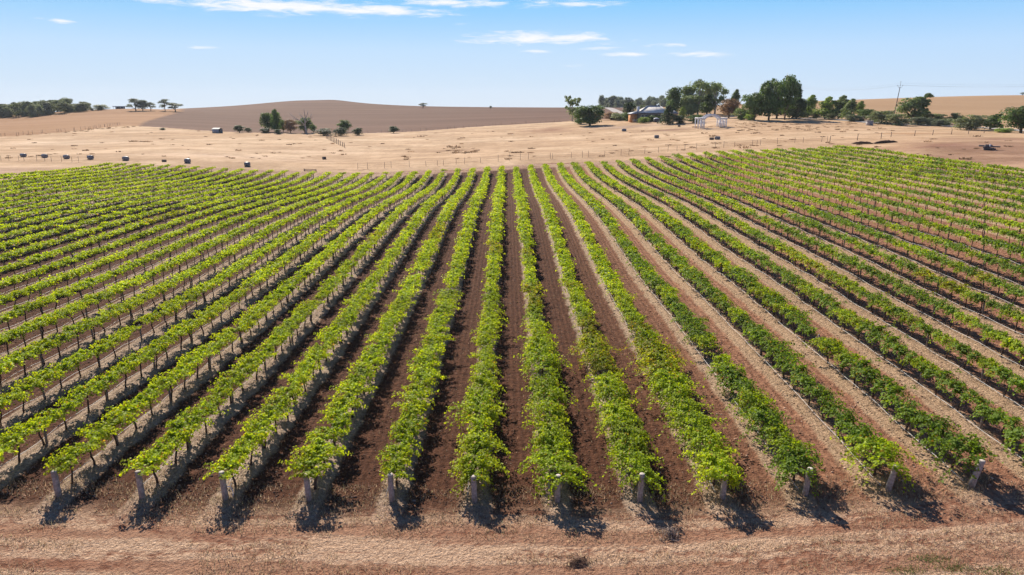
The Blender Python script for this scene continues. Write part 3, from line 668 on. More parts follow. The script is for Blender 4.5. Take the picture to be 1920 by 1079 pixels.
def tree(kind, px, py, top, w, mat, label, zc=None, group='trees across the far paddocks', cat=None, pale=False, name=None, rz=None):
    if zc is None: p, zc = on_ground(px, py)
    else:
        p = at_depth(px, py, zc); p[2] = float(tz0(p[0], p[1])[0])
        # base may sit behind a nearer rise
    x1, y1, z1 = project(p)
    H = (y1 - top)*z1/FPX*1.03; Wd = w*z1/FPX*{'shrub': 1.3, 'poplar': 1.5, 'tall': 1.25, 'gum': 1.15, 'wind': 1.25}.get(kind, 1.2)
    root = empty(name or ('shrub' if kind == 'shrub' else 'tree'), p - np.array([0, 0, .05]), rng.uniform(0, 6.28) if rz is None and kind not in ('wind', 'poplar') else rng.normal(0, .2), (Wd, Wd, H))
    key = (kind, random.randrange(3))
    if key not in crowns: crowns[key] = crown_mesh(*key)
    me, tm = crowns[key]
    for nm, d, mt in (('trunk', tm, M_pbark if pale else M_bark), ('crown', me, TMAT[mat])):
        c = bpy.data.objects.new(nm, d); COL.objects.link(c); c.parent = root
        c.material_slots[0].link = 'OBJECT'; c.material_slots[0].material = mt
    return tag(root, label, cat or ('shrub' if kind == 'shrub' else 'tree'), group)
T = tree
T('gum', 108, 214, 190, 34, 'grey', 'taller grey-green gum rising above the left wood', 540)
T('gum', 144, 216, 197, 18, 'grey', 'small flat-topped gum at the right end of the left wood', 520)
T('shrub', 172, 208, 202, 11, 'grey', 'small round shrub just left of the hilltop hedge bush', None)
T('shrub', 190, 207, 194, 26, 'olive', 'long low bush left of the flat-roofed hilltop building')
T('gum', 255, 208, 187, 30, 'grey', 'flat-crowned gum right of the hilltop building, leftmost of three')
T('round', 268, 208, 188, 22, 'grey', 'rounded gum in the middle of the three beside the hilltop building')
T('gum', 283, 208, 193, 20, 'grey', 'small gum at the right of the three beside the hilltop building')
T('gum', 310, 208.5, 188, 21, 'grey', 'upright gum, left of the pair on the field boundary ridge', pale=True)
T('gum', 329, 209.5, 194, 28, 'grey', 'wide gum, right of the pair on the field boundary ridge')
T('gum', 793, 203, 194, 17, 'grey', 'lone gum on the hill skyline left of the centre')
T('round', 920, 204, 199, 5, 'grey', 'tiny lone tree on the bare skyline near the centre')
PG = 'trees along the foot of the ploughed hill'
T('shrub', 305, 244, 239, 10, 'dark', 'small dark shrub at the hill foot left of the shed', group=PG)
T('round', 449, 249, 235, 20, 'dark', 'dark round bush tree right of the small grey shed', group=PG)
T('round', 466, 249, 240, 13, 'dark', 'smaller dark bush second right of the grey shed', group=PG)
T('round', 503, 248, 212, 27, 'green', 'tall green tree at the left of the paddock clump', group=PG)
T('tall', 519, 249, 208, 20, 'green', 'tallest tree of the paddock clump, lobed crown', group=PG)
T('round', 531, 248, 222, 17, 'gum', 'lighter green tree in the paddock clump beside the brown one', group=PG)
T('round', 545, 250, 225, 24, 'brown', 'brown dry-leaved tree in the middle of the paddock clump', group=PG)
T('round', 572, 250, 221, 30, 'green', 'broad dark green tree behind the bare dead one', group=PG)
T('round', 588, 249, 234, 14, 'green', 'small tree tucked right of the bare dead one', group=PG)
T('shrub', 498, 250, 238, 17, 'dark', 'dark shrub under the left side of the paddock clump', group=PG)
T('shrub', 521, 252, 241, 13, 'dark', 'small dark shrub under the middle of the paddock clump', group=PG)
T('shrub', 606, 254.5, 239, 30, 'dark', 'wide dark shrub at the top of the short rail fence', group=PG)
T('round', 646, 249, 225.5, 26, 'green', 'green tree with its foot hidden behind a dark bush', group=PG)
T('shrub', 640, 255, 237, 24, 'dark', 'dark bush in front of the green tree right of the clump', group=PG)
T('shrub', 671, 254, 238, 18, 'dark', 'compact dark bush between the green tree and the last bush', group=PG)
T('round', 738, 250, 237, 20, 'dark', 'dark round bush standing last to the right below the hill', group=PG)
HG = 'trees around the homestead'
T('sparse', 1073, 228, 182, 30, 'gum', 'thin ragged gum with see-through crown left of the round tree', group=HG, pale=True)
T('shrub', 1088, 233, 203, 22, 'green', 'brighter green bush leaning on the round tree', group=HG)
T('dome', 1106, 236, 196, 54, 'green', 'broad round dark tree in the open left of the house', group=HG, name='tree', cat='tree')
for px, py, tp, w, mt, lb in [(1146,225,207,34,'brown','brownish shrub behind the broad round tree'),(1162,226,209,34,'olive','olive shrub in the hedge left of the house'),(1180,227,209,28,'green','green shrub against the left end of the house')]: T('shrub', px, py, tp, w, mt, lb, group=HG)
T('round', 1181, 221, 192, 26, 'dark', 'dark tree behind the left end of the house', 300, group=HG)
T('round', 1202, 219, 198, 24, 'olive', 'olive tree showing behind the house roof', 305, group=HG)
T('shrub', 1208, 231, 218, 20, 'lime', 'yellow-green shrub below the house wall', group=HG)
T('shrub', 1226, 228, 213, 26, 'green', 'green shrub along the front of the house', group=HG)
T('conifer', 1252, 233, 201, 36, 'dark', 'very dark spreading tree in front of the house roof', group=HG)
T('shrub', 1273, 232, 214, 26, 'dark', 'dark bush right of the spreading tree', group=HG)
T('poplar', 1278, 226, 201, 12, 'lime', 'slim yellow-green tree above the dark bush', group=HG)
T('shrub', 1299, 231, 213, 32, 'green', 'green bush touching the left end of the white pergola', group=HG)
T('tall', 1262, 212, 168, 34, 'green', 'dark tall tree at the left of the gum stand', 300, group=HG)
T('tall', 1288, 212, 166, 34, 'gum', 'pale gum in the stand behind the house', 305, group=HG, pale=True)
T('gum', 1308, 212, 155, 52, 'gum', 'tall open gum with pale limbs, highest of the gum stand', 300, group=HG, pale=True)
T('gum', 1340, 213, 159, 46, 'gum', 'open gum at the right of the gum stand', 305, group=HG, pale=True)
T('tall', 1325, 214, 176, 44, 'green', 'dense dark tree under the tall open gums', 310, group=HG)
T('tall', 1295, 214, 182, 40, 'gum', 'bushy gum filling the foot of the stand', 296, group=HG)
T('poplar', 1374, 215, 171, 22, 'green', 'pointed green tree behind the russet one', 320, group=HG)
T('round', 1366, 224, 186, 40, 'brown', 'russet tree left of the big dark clump', 270, group=HG)
T('shrub', 1392, 225, 199, 32, 'green', 'green shrub at the left foot of the big dark clump', group=HG)
T('shrub', 1406, 226, 212, 18, 'lime', 'bright green shrub at the foot of the big clump', group=HG)
T('dome', 1441, 226, 146, 52, 'green', 'big tree with the left crown of the tall twin clump', group=HG)
T('round', 1471, 225, 144, 46, 'green', 'big tree with the highest crown right in the twin clump', group=HG)
T('round', 1414, 226, 168, 46, 'green', 'lower tree on the left flank of the twin clump', group=HG)
T('conifer', 1491, 223, 166, 34, 'dark', 'dark layered tree on the right flank of the twin clump', 262, group=HG)
T('round', 1456, 225, 185, 56, 'dark', 'dark undergrowth tree between the twin crowns', 262, group=HG)
T('tall', 1494, 224, 186, 32, 'dark', 'dark bushy tree at the right foot of the twin clump', group=HG)
RG_ = 'trees along the pale road'
for a in [('poplar',1514,220,181,30,'lime','pale green tree next right of the twin clump'),('poplar',1546,224,183,31,'lime','first pointed yellow-green tree of the roadside row'),('shrub',1531,223,206,20,'grey','grey-green shrub between two roadside poplars'),
 ('poplar',1571,224,181,32,'gum','tallest pointed tree of the roadside row'),('poplar',1589,226,188,30,'gum','leaning tree right of the tallest roadside one'),('poplar',1609,220,191,16,'lime','slim tree at the end of the pointed row'),
 ('shrub',1597,228,212,24,'grey','round grey shrub below the pointed row'),('shrub',1615,228,214,16,'grey','small round grey shrub right of its larger twin'),('round',1624,224,202,30,'green','dark bush behind the olive shrubs left of the pole'),
 ('shrub',1652,232,204,44,'olive','large olive shrub left of the leaning power pole'),('shrub',1678,235,210,34,'olive','olive shrub at the foot of the power pole'),('wind',1708,230,181,52,'gum','windswept tree with branches streaming right of the pole'),
 ('shrub',1720,235,217,30,'grey','low grey shrub in front of the windswept tree'),('shrub',1736,230,210,28,'olive','olive shrub right of the windswept tree'),('shrub',1756,231,211,32,'olive','rounded olive shrub third right of the windswept tree'),
 ('shrub',1742,235,219,22,'grey','small grey shrub low beside the road'),('shrub',1762,237,222,26,'grey','low grey shrub furthest along the roadside hedge'),('round',1790,234,212,26,'olive','lone olive tree left of the wide bush'),
 ('shrub',1822,244,212,54,'olive','wide dark olive bush near the road post'),('wind',1856,243,216,38,'green','leaning tree right of the wide olive bush'),('shrub',1640,229,212,24,'olive','olive shrub half hidden behind the large olive one'),('shrub',1696,233,221,22,'grey','grey shrub between the pole shrub and the windswept tree'),('shrub',1774,236,219,24,'olive','low olive shrub beneath the lone olive tree'),('shrub',1804,240,221,26,'grey','low grey shrub at the left skirt of the wide bush'),('shrub',1558,225,211,20,'olive','olive shrub below the two tallest roadside trees'),('shrub',1508,221,206,20,'green','green shrub at the left end of the pale road'),('shrub',1876,241,232,13,'lime','small lime-green shrub by the roadside fence'),
 ('round',1914,249,193,70,'green','large green tree at the right edge of the photo'),('shrub',1884,249,238,30,'lime','lime shrub at the foot of the large right-edge tree')]:
    T(*a, group=RG_)
T('gum', 1917, 181, 174, 10, 'grey', 'tiny tree on the right hill skyline', 515)
# dead tree
p, zc = on_ground(575, 251.5); u = zc/FPX; b = MB(); root = empty('dead_tree', p)
b.tube([(0, 0, -.2), (-1.0*u, 0, 8*u), (-2*u, 0, 16*u), (-1*u, 0, 24*u), (0, 0, 30*u)], [.42, .32, .26, .2, .13], 8); b.build('trunk', M_dead, root, True)
for q in [[(-2, 16), (-10, 24), (-22, 31), (-30, 38)], [(-1, 22), (-6, 32), (-12, 38)], [(0, 28), (-1, 38), (-2, 45)], [(0, 27), (4, 36), (5, 42)], [(-1, 20), (8, 28), (13, 37)], [(-14, 26), (-24, 28)], [(8, 28), (14, 30)]]:
    b = MB(); b.tube([(x_*u, rng.normal(0, .2), y_*u) for x_, y_ in q], list(np.linspace(.17, .06, len(q))), 6); b.build('branch', M_dead, root, True)
tag(root, 'bare grey dead tree with forked branches in the paddock clump', 'dead tree', PG)
# woods that read as one mass
def wood(name, spots, mat, label):
    V, F, Cc, off = [], [], [], 0
    for px, zc, h, w in spots:
        key = (random.choice(['round', 'tall', 'gum']), random.randrange(3))
        if key not in crowns: crowns[key] = crown_mesh(*key)
        me = crowns[key][0]; nvt = len(me.vertices); co = np.empty(nvt*3, np.float32); me.vertices.foreach_get('co', co); co = co.reshape(-1, 3)
        fi = np.empty(len(me.polygons)*3, np.int32); me.loops.foreach_get('vertex_index', fi); cc = np.empty(nvt*4, np.float32); me.color_attributes['Col'].data.foreach_get('color', cc)
        p = at_depth(px, 210, zc); p[2] = float(tz0(p[0], p[1])[0]) - h*.08; th = rng.uniform(0, 6.28)
        q = np.stack([(co[:, 0]*cos(th)-co[:, 1]*sin(th))*w, (co[:, 0]*sin(th)+co[:, 1]*cos(th))*w, co[:, 2]*h], 1) + p
        V.append(q); F.append(fi.reshape(-1, 3) + off); off += nvt; Cc.append(cc.reshape(-1, 4)[:, :3]*rng.uniform(.8, 1.2))
    return tag(mk(name, np.concatenate(V), np.concatenate(F), TMAT[mat], cols=np.concatenate(Cc)), label, 'wood', kind='stuff')
sp = []
for px in np.arange(-60, 166, 7):
    for j in range(2): sp.append((px + rng.normal(0, 3), 480 + 45*j + rng.normal(0, 8) + max(0, px-90)*.5, (9.5 if px < 130 else 7)*rng.uniform(.8, 1.15), rng.uniform(8, 12)))
wood('left_wood', sp, 'olive', 'dark green wood along the field edge at far left')
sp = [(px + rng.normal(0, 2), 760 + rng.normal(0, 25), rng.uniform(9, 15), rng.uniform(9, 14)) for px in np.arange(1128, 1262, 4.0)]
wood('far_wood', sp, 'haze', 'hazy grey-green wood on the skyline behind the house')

# ------------------------------------------------------------------ buildings and farm things
M_iron = plain('corrugated_iron', (.27, .28, .31), .6, 1.2, .45, metal=.2)
M_rustroof = None
m, t, p = newmat('old_iron_roof'); tc = t.new('ShaderNodeTexCoord').outputs['Object']; n_ = t.noise(tc, 1.1, 6, .7)
t.put(p.inputs['Base Color'], t.mix(t.step(n_, .50, .66), (.72, .66, .60), (.30, .24, .21))); p.inputs['Roughness'].default_value = .8; p.inputs['Specular IOR Level'].default_value = .15; M_oldroof = m
M_ochre = plain('ochre_wall', (.42, .20, .085), .85, 2, .25); M_bluew = plain('shaded_stone', (.30, .29, .29), .9, 2, .3); M_cream = plain('cream_render', (.55, .40, .27), .9, 2, .2)
M_glass = plain('window_glass', (.05, .07, .09), .15, 2, .2, bump=0); M_wht = plain('white_paint', (.74, .74, .76), .5, 3, .06, bump=.05); M_dkgrey = plain('dark_grey', (.10, .10, .12), .7, 4, .3)
# homestead
p, zc = on_ground(1214, 228.5); s = zc/FPX
z_eave, z_ridge = 15.5*s, 28.5*s; y0 = 0.0; dp = 46*s
root = empty('house', p, 0)
def hx(px): return (px - 1214)*s
b = MB(); b.box(((hx(1194)+hx(1249))/2, dp/2 + 1.0, z_eave/2 - .3), (hx(1249)-hx(1194), dp-1.0, z_eave + .6)); b.build('stone_wall', M_bluew, root)
b = MB(); b.box(((hx(1183.5)+hx(1193.9))/2, dp*.36, z_eave/2 - .35), (hx(1193.9)-hx(1183.5), dp*.72, z_eave + .45)); b.build('ochre_wall', M_ochre, root)
b = MB(); b.box(((hx(1185)+hx(1194))/2, -.35, 1.9*s), (hx(1194)-hx(1185), .5, 4.6*s)); b.build('base_wall', M_cream, root)
b = MB(); x0_, x1_, xr0, xr1 = hx(1196), hx(1252), hx(1217), hx(1241); ov = -.5
V = [(x0_, ov, z_eave+.06), (x1_, ov, z_eave+.06), (x1_, dp+.4, z_eave+.06), (x0_, dp+.4, z_eave+.06), (xr0, dp/2, z_ridge), (xr1, dp/2, z_ridge)]
b.add(V + [(v[0], v[1], v[2]-.15) for v in V[:4]], [(0, 1, 5, 4), (1, 2, 5), (2, 3, 4, 5), (3, 0, 4), (9, 8, 7, 6), (0, 6, 7, 1), (1, 7, 8, 2), (2, 8, 9, 3), (3, 9, 6, 0)]); ro = b.build('hip_roof', M_oldroof, root)
b = MB()
for q_, w_ in ((0, 4), (3, 4), (1, 5), (2, 5), (4, 5)): b.tube([np.array(V[q_]) + (0, 0, .06), np.array(V[w_]) + (0, 0, .06)], .13, 6)
b.build('ridge_cap', M_iron, ro)
b = MB(); b.box(((x0_+x1_)/2, ov - .06, z_eave - .02), (x1_ - x0_, .11, .17)); b.build('eave_strip', M_dkgrey, ro)  # dark strip along the front eave
b = MB(); V = [(hx(1182), -.6, z_eave-.25), (hx(1196), -.6, z_eave-.05), (hx(1203), dp*.8, z_ridge*.70), (hx(1182), dp*.8, z_eave-.1), (hx(1198), dp*.35, z_ridge*.69)]
b.add(V + [(v[0], v[1], v[2]-.14) for v in V], [(0, 1, 4), (1, 2, 4), (0, 4, 3), (4, 2, 3), (5, 9, 6), (6, 9, 7), (5, 8, 9), (9, 8, 7), (0, 5, 6, 1), (1, 6, 7, 2), (2, 7, 8, 3), (3, 8, 5, 0)]); b.build('lean_to_roof', M_iron, root)
b = MB(); b.box((hx(1198), dp*.3, z_ridge*.80), (.9, .9, 2.0)); b.box((hx(1198), dp*.3, z_ridge*.80+1.03), (1.1, 1.1, .1)); ch = b.build('chimney', M_wht, root)
for wx in (1205, 1212, 1224, 1236):
    b = MB(); b.box((hx(wx), .47, z_eave*.55), (1.3, .08, 1.7)); f = b.build('window', M_wht, root); b = MB(); b.box((hx(wx), .415, z_eave*.55), (1.06, .03, 1.46)); b.build('pane', M_glass, f)
tag(root, 'old homestead with patchy grey hipped roof and ochre end wall', 'house')
p, zc = on_ground(1263, 224); p = at_depth(1263, 222, 262); p[2] = float(tz0(p[0], p[1])[0]); s = 262/FPX; root = empty('garden_shed', p); yt = project(p)[1]
b = MB(); b.box((0, 0, 1.4), (2.6, 2.4, 2.9)); b.build('wall', M_cream, root)
hh = (yt - 208)*s; b = MB(); q = 1.9; e_ = 2.86; b.add([(-q, -q, e_), (q, -q, e_), (q, q, e_), (-q, q, e_), (0, 0, max(e_+1.0, hh))], [(0, 1, 4), (1, 2, 4), (2, 3, 4), (3, 0, 4), (3, 2, 1, 0)]); b.build('roof', M_iron, root)
tag(root, 'small outbuilding with a pale pointed roof behind the dark bushes', 'shed')
# water tank
p, zc = on_ground(1230.5, 229.5); s = zc/FPX; root = empty('water_tank', p); b = MB(); b.tube([(0, 0, -.1), (0, 0, 6.2*s)], 5.2*s, 20); b.build('barrel', M_dkgrey, root)
b = MB(); b.tube([(0, 0, 6.21*s), (0, 0, 6.9*s), (0, 0, 8.2*s)], [5.5*s, 5.4*s, 1.0*s], 20); b.build('lid', M_wht, root); tag(root, 'round dark water tank with a pale lid in front of the house', 'water tank')
# hilltop building
p, zc = on_ground(219, 203.2); s = zc/FPX; root = empty('hilltop_building', p + np.array([0, 3, 0])); b = MB(); b.box((0, 2, .4), (14*s, 3.2, 2.6)); b.build('wall', M_dkgrey, root)
b = MB(); b.box((0, 1.8, 1.95), (21.5*s, 5.2, .46)); b.build('flat_roof', plain('blue_grey_roof', (.22, .25, .33), .5), root)
for wx in (-9, -4, 4, 9):
    b = MB(); b.box((wx*s, -.55, .72), (.16, .16, 2.0)); b.build('post', M_wht, root)
tag(root, 'long low flat-roofed building on the left hilltop', 'building')
# small shelter shed in the paddock
p, zc = on_ground(408, 249.8); s = zc/FPX; root = empty('field_shed', p, radians(-18)); w, h = 15*s, 7.2*s
b = MB(); b.box((0, w*.35, h/2 - .1), (w, .08, h + .2)); b.box((-w/2 + .04, 0, h/2 - .1), (.08, w*.7 - .1, h + .2)); b.box((0, -w*.35, h/2 - .1), (w, .08, h + .2)); b.build('wall', M_iron, root)
b = MB(); b.tube([(-w*.54, y_, z_) for y_, z_ in ((0, h),)] + [(w*.54, 0, h)], .02, 4); q = w*.40
b.add([(-w*.54, -q, h+.02), (w*.54, -q, h+.02), (w*.54, 0, h+.5), (-w*.54, 0, h+.5), (w*.54, q, h+.02), (-w*.54, q, h+.02)], [(0, 1, 2, 3), (3, 2, 4, 5)]); b.build('roof', plain('pale_iron_roof', (.27, .28, .30), .7, 2, .2), root)
tag(root, 'small pale grey iron shed in the paddock left of the dark bushes', 'shed')
# white pergola
p, zc = on_ground(1335, 240.5); s = zc/FPX; root = empty('pergola', p)
for xs in ((-27, -21, -17, -14.5), (14.5, 18, 21, 24, 27)):
    for q, x_ in enumerate(xs):
        for y_ in (0, 3.2):
            b = MB(); b.box((x_*s, y_ + .1*q, 8*s - .1), (.26, .26, 16*s + .2)); b.build('post', M_wht, root)
for xc, wd in ((-20.7, 14.5), (20.7, 14.5)):
    b = MB()
    for y_ in (-.06, 3.6): b.box((xc*s, y_, 16*s + .14), (wd*s, .22, .34))
    for j in range(6): b.box(((xc - wd/2 + 1 + j*(wd-2)/5)*s, 1.8, 16*s + .42), (.12, 4.2, .2))
    if xc > 0:
        for z_ in (5, 9): b.box((xc*s, 3.75, z_*s), (wd*s, .08, .12))
    b.build('beam', M_wht, root)
for y_ in (0, 3.5):
    b = MB(); pts = [(x_*s, y_, (16.8 + 7.0*(1 - (x_/15.5)**2))*s) for x_ in np.linspace(-15.5, 15.5, 13)]
    for a_, c_ in zip(pts[:-1], pts[1:]):
        t0_, t1_ = np.array(a_), np.array(c_); hgt = np.array([0, 0, .32]); wd_ = np.array([0, .13, 0])
        b.add([t0_-hgt-wd_, t0_-hgt+wd_, t0_+hgt+wd_, t0_+hgt-wd_, t1_-hgt-wd_, t1_-hgt+wd_, t1_+hgt+wd_, t1_+hgt-wd_], [(0, 4, 5, 1), (1, 5, 6, 2), (2, 6, 7, 3), (3, 7, 4, 0), (0, 1, 2, 3), (7, 6, 5, 4)])
    b.build('arched_beam', M_wht, root)
tag(root, 'white timber pergola with an arched beam between two colonnades', 'pergola')
# concrete box
p, zc = on_ground(1630, 235.5); b = MB(); b.box((0, 0, .6), (1.75, 1.3, 1.5)); b.box((0, 0, 1.42), (1.9, 1.45, .14)); b.box((-.5, -.68, .5), (.5, .06, .7))
o = b.build('concrete_bin', plain('concrete', (.36, .33, .32), .9, 3, .2)); o.location = p; o.rotation_euler = (0, 0, .3); tag(o, 'square grey concrete bin in the paddock below the roadside shrubs', 'bin')
# bales
M_bale = plain('grey_wrapped_bale', (.19, .185, .195), .4, 2.5, .3); M_baletop = plain('weathered_bale', (.18, .13, .10), .95, 5, .4)
def bale(px, py, w, h, rz, label, mat=M_bale):
    p, zc = on_ground(px, py); s = zc/FPX; L = w*s*.9; R = h*s*.50; b = MB(); n = 18
    b.tube([(-L/2, 0, R*.92), (-L/2 + .01, 0, R*.92), (-L/2 + .1, 0, R*.92), (0, 0, R*.92), (L/2-.1, 0, R*.92), (L/2-.01, 0, R*.92), (L/2, 0, R*.92)], [R*.5, R*.88, R, R*1.03, R, R*.88, R*.5], n)
    V = np.array(b.V); V += rng.normal(0, R*.02, V.shape); b.V = [tuple(v) for v in V]
    o = b.build('hay_bale', mat); o.location = p; o.rotation_euler = (0, 0, rz); return tag(o, label, 'bale', 'grey bales along the paddock')
for i, (px, py, w, h, rz, q) in enumerate([(44,294.5,15,6.5,-.5,'low collapsed grey bale, leftmost of the paddock line'),(84,296,14,7,-.5,'grey bale second from the left of the paddock line'),(125,298,13.5,7.5,-.5,'grey bale third from the left of the paddock line'),(170,299,13.5,7.5,-.5,'grey bale fourth from the left of the paddock line'),(236,301,12.5,7.5,-.3,'grey bale right of the gap after the fourth one'),(352,305.5,11,8,.0,'grey bale standing alone behind the left vine tops'),(464,312,11,8,.1,'rightmost grey bale of the line, near the small gate')]): bale(px, py, w, h, rz, q)
bale(1170, 246.5, 9, 5, .2, 'dark bale in the paddock below the broad round tree'); bale(1231, 259.5, 9, 6, .1, 'dark grey bale in the open paddock below the house'); bale(1345, 262, 11, 6, .4, 'dark bale beside a brown heap below the pergola'); bale(1334, 262.5, 9, 4.5, .2, 'low brown heap beside the dark bale below the pergola', M_baletop)
bale(308, 303.5, 9, 4, .0, 'low brown heap between two bales behind the left vines', M_baletop); bale(608, 299, 8, 5, .3, 'brown rounded heap in the middle of the pale paddock', M_baletop); bale(1273, 238, 5, 3.5, .2, 'tiny dark heap on the track left of the pergola', M_baletop)
# stump pile on the bare ground at right
p, zc = on_ground(1852, 281); s = zc/FPX; root = empty('log_pile', p); b = MB()
for j in range(7): a = rng.uniform(-.5, .5); b.tube([(-.9 + rng.normal(0, .35), rng.normal(0, .3), .1 + .12*j), (.9 + rng.normal(0, .35), rng.normal(0, .3) + a, .12 + .1*j)], [.16, .12], 7)
b.build('log', plain('grey_log', (.15, .13, .13), .9), root); b = MB(); b.box((-.05, -.5, .75), (.16, .08, .5)); b.build('marker', M_wht, root); tag(root, 'grey log pile with a white marker on the bare red ground', 'log pile')
# brush heaps on the headland
M_twig = plain('dead_twig', (.30, .23, .19), .9)
def heap(px, py, R, H, n, label, mat, nm):
    p, zc = on_ground(px, py, 5); b = MB()
    for _ in range(n):
        a = rng.uniform(0, 6.28); r_ = R*min(1.6, abs(rng.normal(0, .55))); c_ = np.array([r_*cos(a), r_*sin(a), max(.01, H*(1-r_/R))*rng.random()]); d = rng.normal(size=3); d[2] *= .35; d *= .14*rng.uniform(.6, 1.6)/np.linalg.norm(d)
        b.tube([c_-d, c_ + (0, 0, .03), c_+d], [.006, .009, .005], 4)
    V = [(0, 0, H*.8)]; F = []
    for j in range(1, 4 if nm == 'root_heap' else 1):
        for i in range(14): a = i*2*pi/14; q = R*.75*j/3*rng.uniform(.8, 1.2); V.append((q*cos(a), q*sin(a), H*.8*(1-(j/3)**1.5)*rng.uniform(.7, 1.2) - (.03 if j == 3 else 0)))
    for i in range(14 if nm == 'root_heap' else 0):
        F.append((0, 1+i, 1+(i+1) % 14))
        for j in range(2): F.append((1+14*j+i, 15+14*j+i, 15+14*j+(i+1) % 14, 1+14*j+(i+1) % 14))
    if F: b.add(V, F)
    o = b.build(nm, mat); o.location = p; return tag(o, label, 'heap')
heap(1255, 1003, .5, .22, 120, 'tangled heap of dead prunings in front of the eighth end post', M_twig, 'prunings_heap')
heap(1085, 1055, .50, .09, 90, 'dark crumbly heap of dead roots on the front headland', plain('dark_root', (.12, .068, .048), .95), 'root_heap')
# gate
p, zc = on_ground(580, 327, 100); p = at_depth(582, 326, 149); p[2] = float(tz0(p[0], p[1])[0]); s = 149/FPX; M_gate = plain('brown_gate_steel', (.13, .085, .075), .7)
root = empty('farm_gate', p); hh = (project(p)[1] - 318)*s
for x_ in (-11, 11): b = MB(); b.tube([(x_*s, 0, -.2), (x_*s, 0, hh + (.15 if x_ < 0 else 0))], .09, 8); b.build('gate_post', M_gate, root)
b = MB(); b.tube([(-11*s, 0, hh*.95), (11*s, 0, hh*.9)], .06, 6); b.tube([(-11*s, 0, hh*.3), (11*s, 0, hh*.3)], .05, 6); b.build('rail', M_gate, root)
tag(root, 'brown steel gate frame behind the far vine ends', 'gate')
# fences
M_fp = plain('fence_post', (.16, .125, .105), .9)
def fence(pts, n, h, label, jitter=.0, rails=2, r_=.05):
    P = [on_ground(*q)[0] for q in pts]; cum = [0]
    for a, c_ in zip(P[:-1], P[1:]): cum.append(cum[-1] + np.linalg.norm(c_-a))
    root = empty('fence', P[0]); tops = []
    for t_ in np.linspace(0, cum[-1], n):
        t_ = min(max(t_ + rng.normal(0, jitter), 0), cum[-1]); x = np.interp(t_, cum, [q[0] for q in P]); y = np.interp(t_, cum, [q[1] for q in P]); z = float(tz0(x, y)[0]); hh = h*rng.uniform(.85, 1.15)
        q = np.array([x, y, z]) - P[0]; b = MB(); b.tube([q - (0, 0, .2), q + (rng.normal(0, .04), 0, hh)], r_, 6); b.build('post', M_fp, root); tops.append(q)
    b = MB()
    for z_ in np.linspace(.3, .9, rails): b.tube([q + (0, 0, h*z_) for q in tops], .012, 4)
    b.build('wire', M_fp, root); return tag(root, label, 'fence')
fence([(2, 302), (60, 302.5), (150, 304.5)], 10, 1.2, 'wire fence in front of the left paddock bales', .4, 2, .035)
fence([(2, 256), (90, 249.5), (165, 243), (225, 235)], 34, 1.2, 'post and wire fence along the left stubble field edge', 1, r_=.05)
fence([(612, 260), (628, 268), (646, 277)], 12, 1.5, 'short dark rail fence running down from the wide shrub', 0, 3, .1)
fence([(690, 250), (780, 247), (880, 239), (960, 234), (1050, 229)], 30, 1.2, 'thin fence between the pale paddock and the ploughed hill', 1)
fence([(670, 318), (780, 313), (900, 306), (1040, 298), (1180, 291), (1330, 279), (1450, 271), (1556, 266)], 40, 1.35, 'post and wire fence behind the far ends of the vines', .8, 3, .04)
fence([(1556, 266), (1648, 262), (1660, 258), (1746, 254), (1850, 250), (1880, 249)], 10, 1.4, 'sparse fence over the bare ground at right', 1, 2, .07)
# eroded bank
for (a_, c_, w_, lb) in [((1598, 270), (1636, 270), .75, 'dark undercut bank at the left of the bare slope'), ((1638, 270), (1682, 267), .8, 'longer dark undercut bank on the bare slope')]:
    p0, p1 = on_ground(*a_)[0], on_ground(*c_)[0]; b = MB(); N_ = 14; V = []; F = []
    for j in range(N_+1):
        t_ = j/N_; q = p0*(1-t_) + p1*t_; q[2] = float(tz0(q[0], q[1])[0]); e_ = math.sin(pi*t_)**.5*w_*rng.uniform(.8, 1.1)
        V += [q + (0, -.3, -.05), q + (0, -.35, .35*e_), q + (0, -.5, .62*e_), q + (0, .1, .78*e_), q + (0, 2.4, -.1)]
        if j:
            for m_ in range(4): F.append(((j-1)*5+m_, j*5+m_, j*5+m_+1, (j-1)*5+m_+1))
    b.add(V, F); tag(b.build('earth_bank', plain('bank_earth', (.10, .06, .045), .95)), lb, 'bank')
# power poles and wires
M_pole = plain('pole_timber', (.10, .065, .055), .9); M_wire = plain('wire', (.30, .31, .34), .6)
def pole(px, py, ptop, zc, lean, label):
    p = at_depth(px, py, zc); p[2] = float(tz0(p[0], p[1])[0]); s = zc/FPX; y1 = project(p)[1]; H = (y1 - ptop)*s; root = empty('power_pole', p)
    b = MB(); b.tube([(0, 0, -.3), (lean*H*.8, 0, H*.86)], [.17, .12], 10); b.build('shaft', M_pole, root, True)
    b = MB(); c_ = np.array([lean*H*.8, 0, H*.86])
    for sx_ in (-1, 1): b.tube([c_ + (0, 0, -.2), c_ + (sx_*.75, 0, .1), c_ + (sx_*.95, 0, .55)], .045, 5)
    b.tube([c_, c_ + (.05, 0, H*.14)], .05, 5); b.build('cross_arm', M_pole, root)
    for dx_, dz_ in ((-.95, .6), (.95, .6), (.05, H*.14 + .05)):
        b = MB(); b.tube([c_ + (dx_, 0, dz_ - .05), c_ + (dx_, 0, dz_ + .1), c_ + (dx_, 0, dz_ + .2)], [.09, .12, .05], 8); b.build('insulator', M_dkgrey, root)
    tag(root, label, 'power pole', 'power poles along the road'); return p + c_ + (0, 0, .7)
w1 = pole(1675, 222, 157, 262, .085, 'dark leaning power pole behind the olive shrubs')
w0 = pole(1490, 215, 162, 330, .0, 'power pole top showing above the dark layered tree')
w2 = pole(1355, 205, 165, 420, .0, 'distant thin power pole right of the gum stand')
we = at_depth(2150, 150, 300)
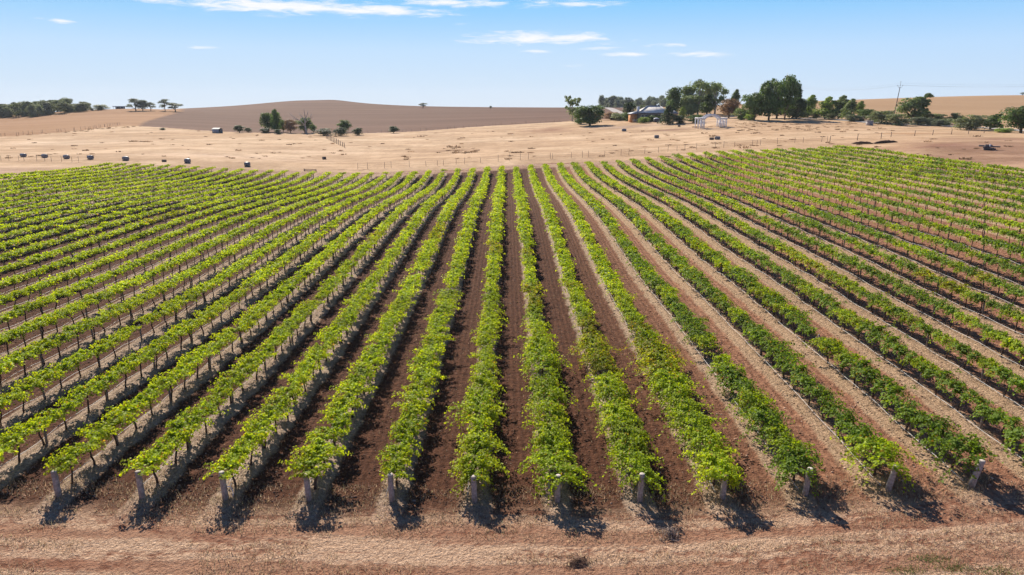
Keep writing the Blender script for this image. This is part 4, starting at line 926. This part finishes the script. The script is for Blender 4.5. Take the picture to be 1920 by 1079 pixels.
for (a_, c_, lb) in [(w2, w0, 'power line left of the dark layered tree'), (w0, w1, 'power line between the layered tree and the leaning pole'), (w1, we, 'power line from the leaning pole to the right edge')]:
    b = MB()
    for ox, oz in ((-.95, 0), (.95, 0), (0, .8)): b.tube([a_*(1-t_) + c_*t_ + np.array([ox, 0, oz - 1.6*4*t_*(1-t_)]) for t_ in np.linspace(0, 1, 14)], .014, 4)
    tag(b.build('power_line', M_wire), lb, 'power line')
# roads, sheets just above the ground
def road(pts, width, mat, depth=None):
    P = np.array([on_ground(*q)[0] if len(q) == 2 else at_depth(*q) for q in pts]); t_ = np.linspace(0, len(P)-1, 60); xs = np.interp(t_, range(len(P)), P[:, 0]); ys = np.interp(t_, range(len(P)), P[:, 1])
    d = np.stack([np.gradient(xs), np.gradient(ys)], 1); d /= np.linalg.norm(d, axis=1, keepdims=True); nn = np.stack([-d[:, 1], d[:, 0]], 1); V = []
    for o_ in np.linspace(-1, 1, 5):
        X_, Y_ = xs + nn[:, 0]*o_*width/2, ys + nn[:, 1]*o_*width/2; V.append(np.stack([X_, Y_, tz0(X_, Y_) + .12], 1))
    V = np.stack(V, 1).reshape(-1, 3); F = [(j*5+m_, j*5+m_+1, (j+1)*5+m_+1, (j+1)*5+m_) for j in range(59) for m_ in range(4)]
    return tag(mk('road', V, np.array(F), mat, smooth=True), kind='structure')
M_gravel = plain('pale_gravel', (.46, .42, .39), .95, .6, .15)
road([(1480, 222.5), (1560, 224.5), (1640, 231), (1720, 234.5), (1800, 238), (1870, 242), (1930, 247)], 6, M_gravel)
road([(1172, 213, 420), (1150, 207, 540), (1132, 202, 690)], 6.5, plain('far_gravel', (.36, .32, .30), .95, .5, .12))

# ------------------------------------------------------------------ air: a thin even haze round the whole place
m = bpy.data.materials.new('haze_air'); m.use_nodes = True; t = NT(m.node_tree); t.n.remove(t.n['Principled BSDF'])
v = t.new('ShaderNodeVolumePrincipled'); v.inputs['Color'].default_value = (.86, .92, 1, 1); v.inputs['Density'].default_value = HAZE; v.inputs['Anisotropy'].default_value = .2
t.l.new(v.outputs[0], t.n['Material Output'].inputs['Volume'])
b = MB(); zlo, zhi = float(GZ.min()) - 1.5, 52.0; b.box((0, (gy[0] + gy[-1])/2, (zlo + zhi)/2), (gx[-1] - gx[0] + 20, gy[-1] - gy[0] + 20, zhi - zlo))
tag(b.build('haze', m), kind='stuff')
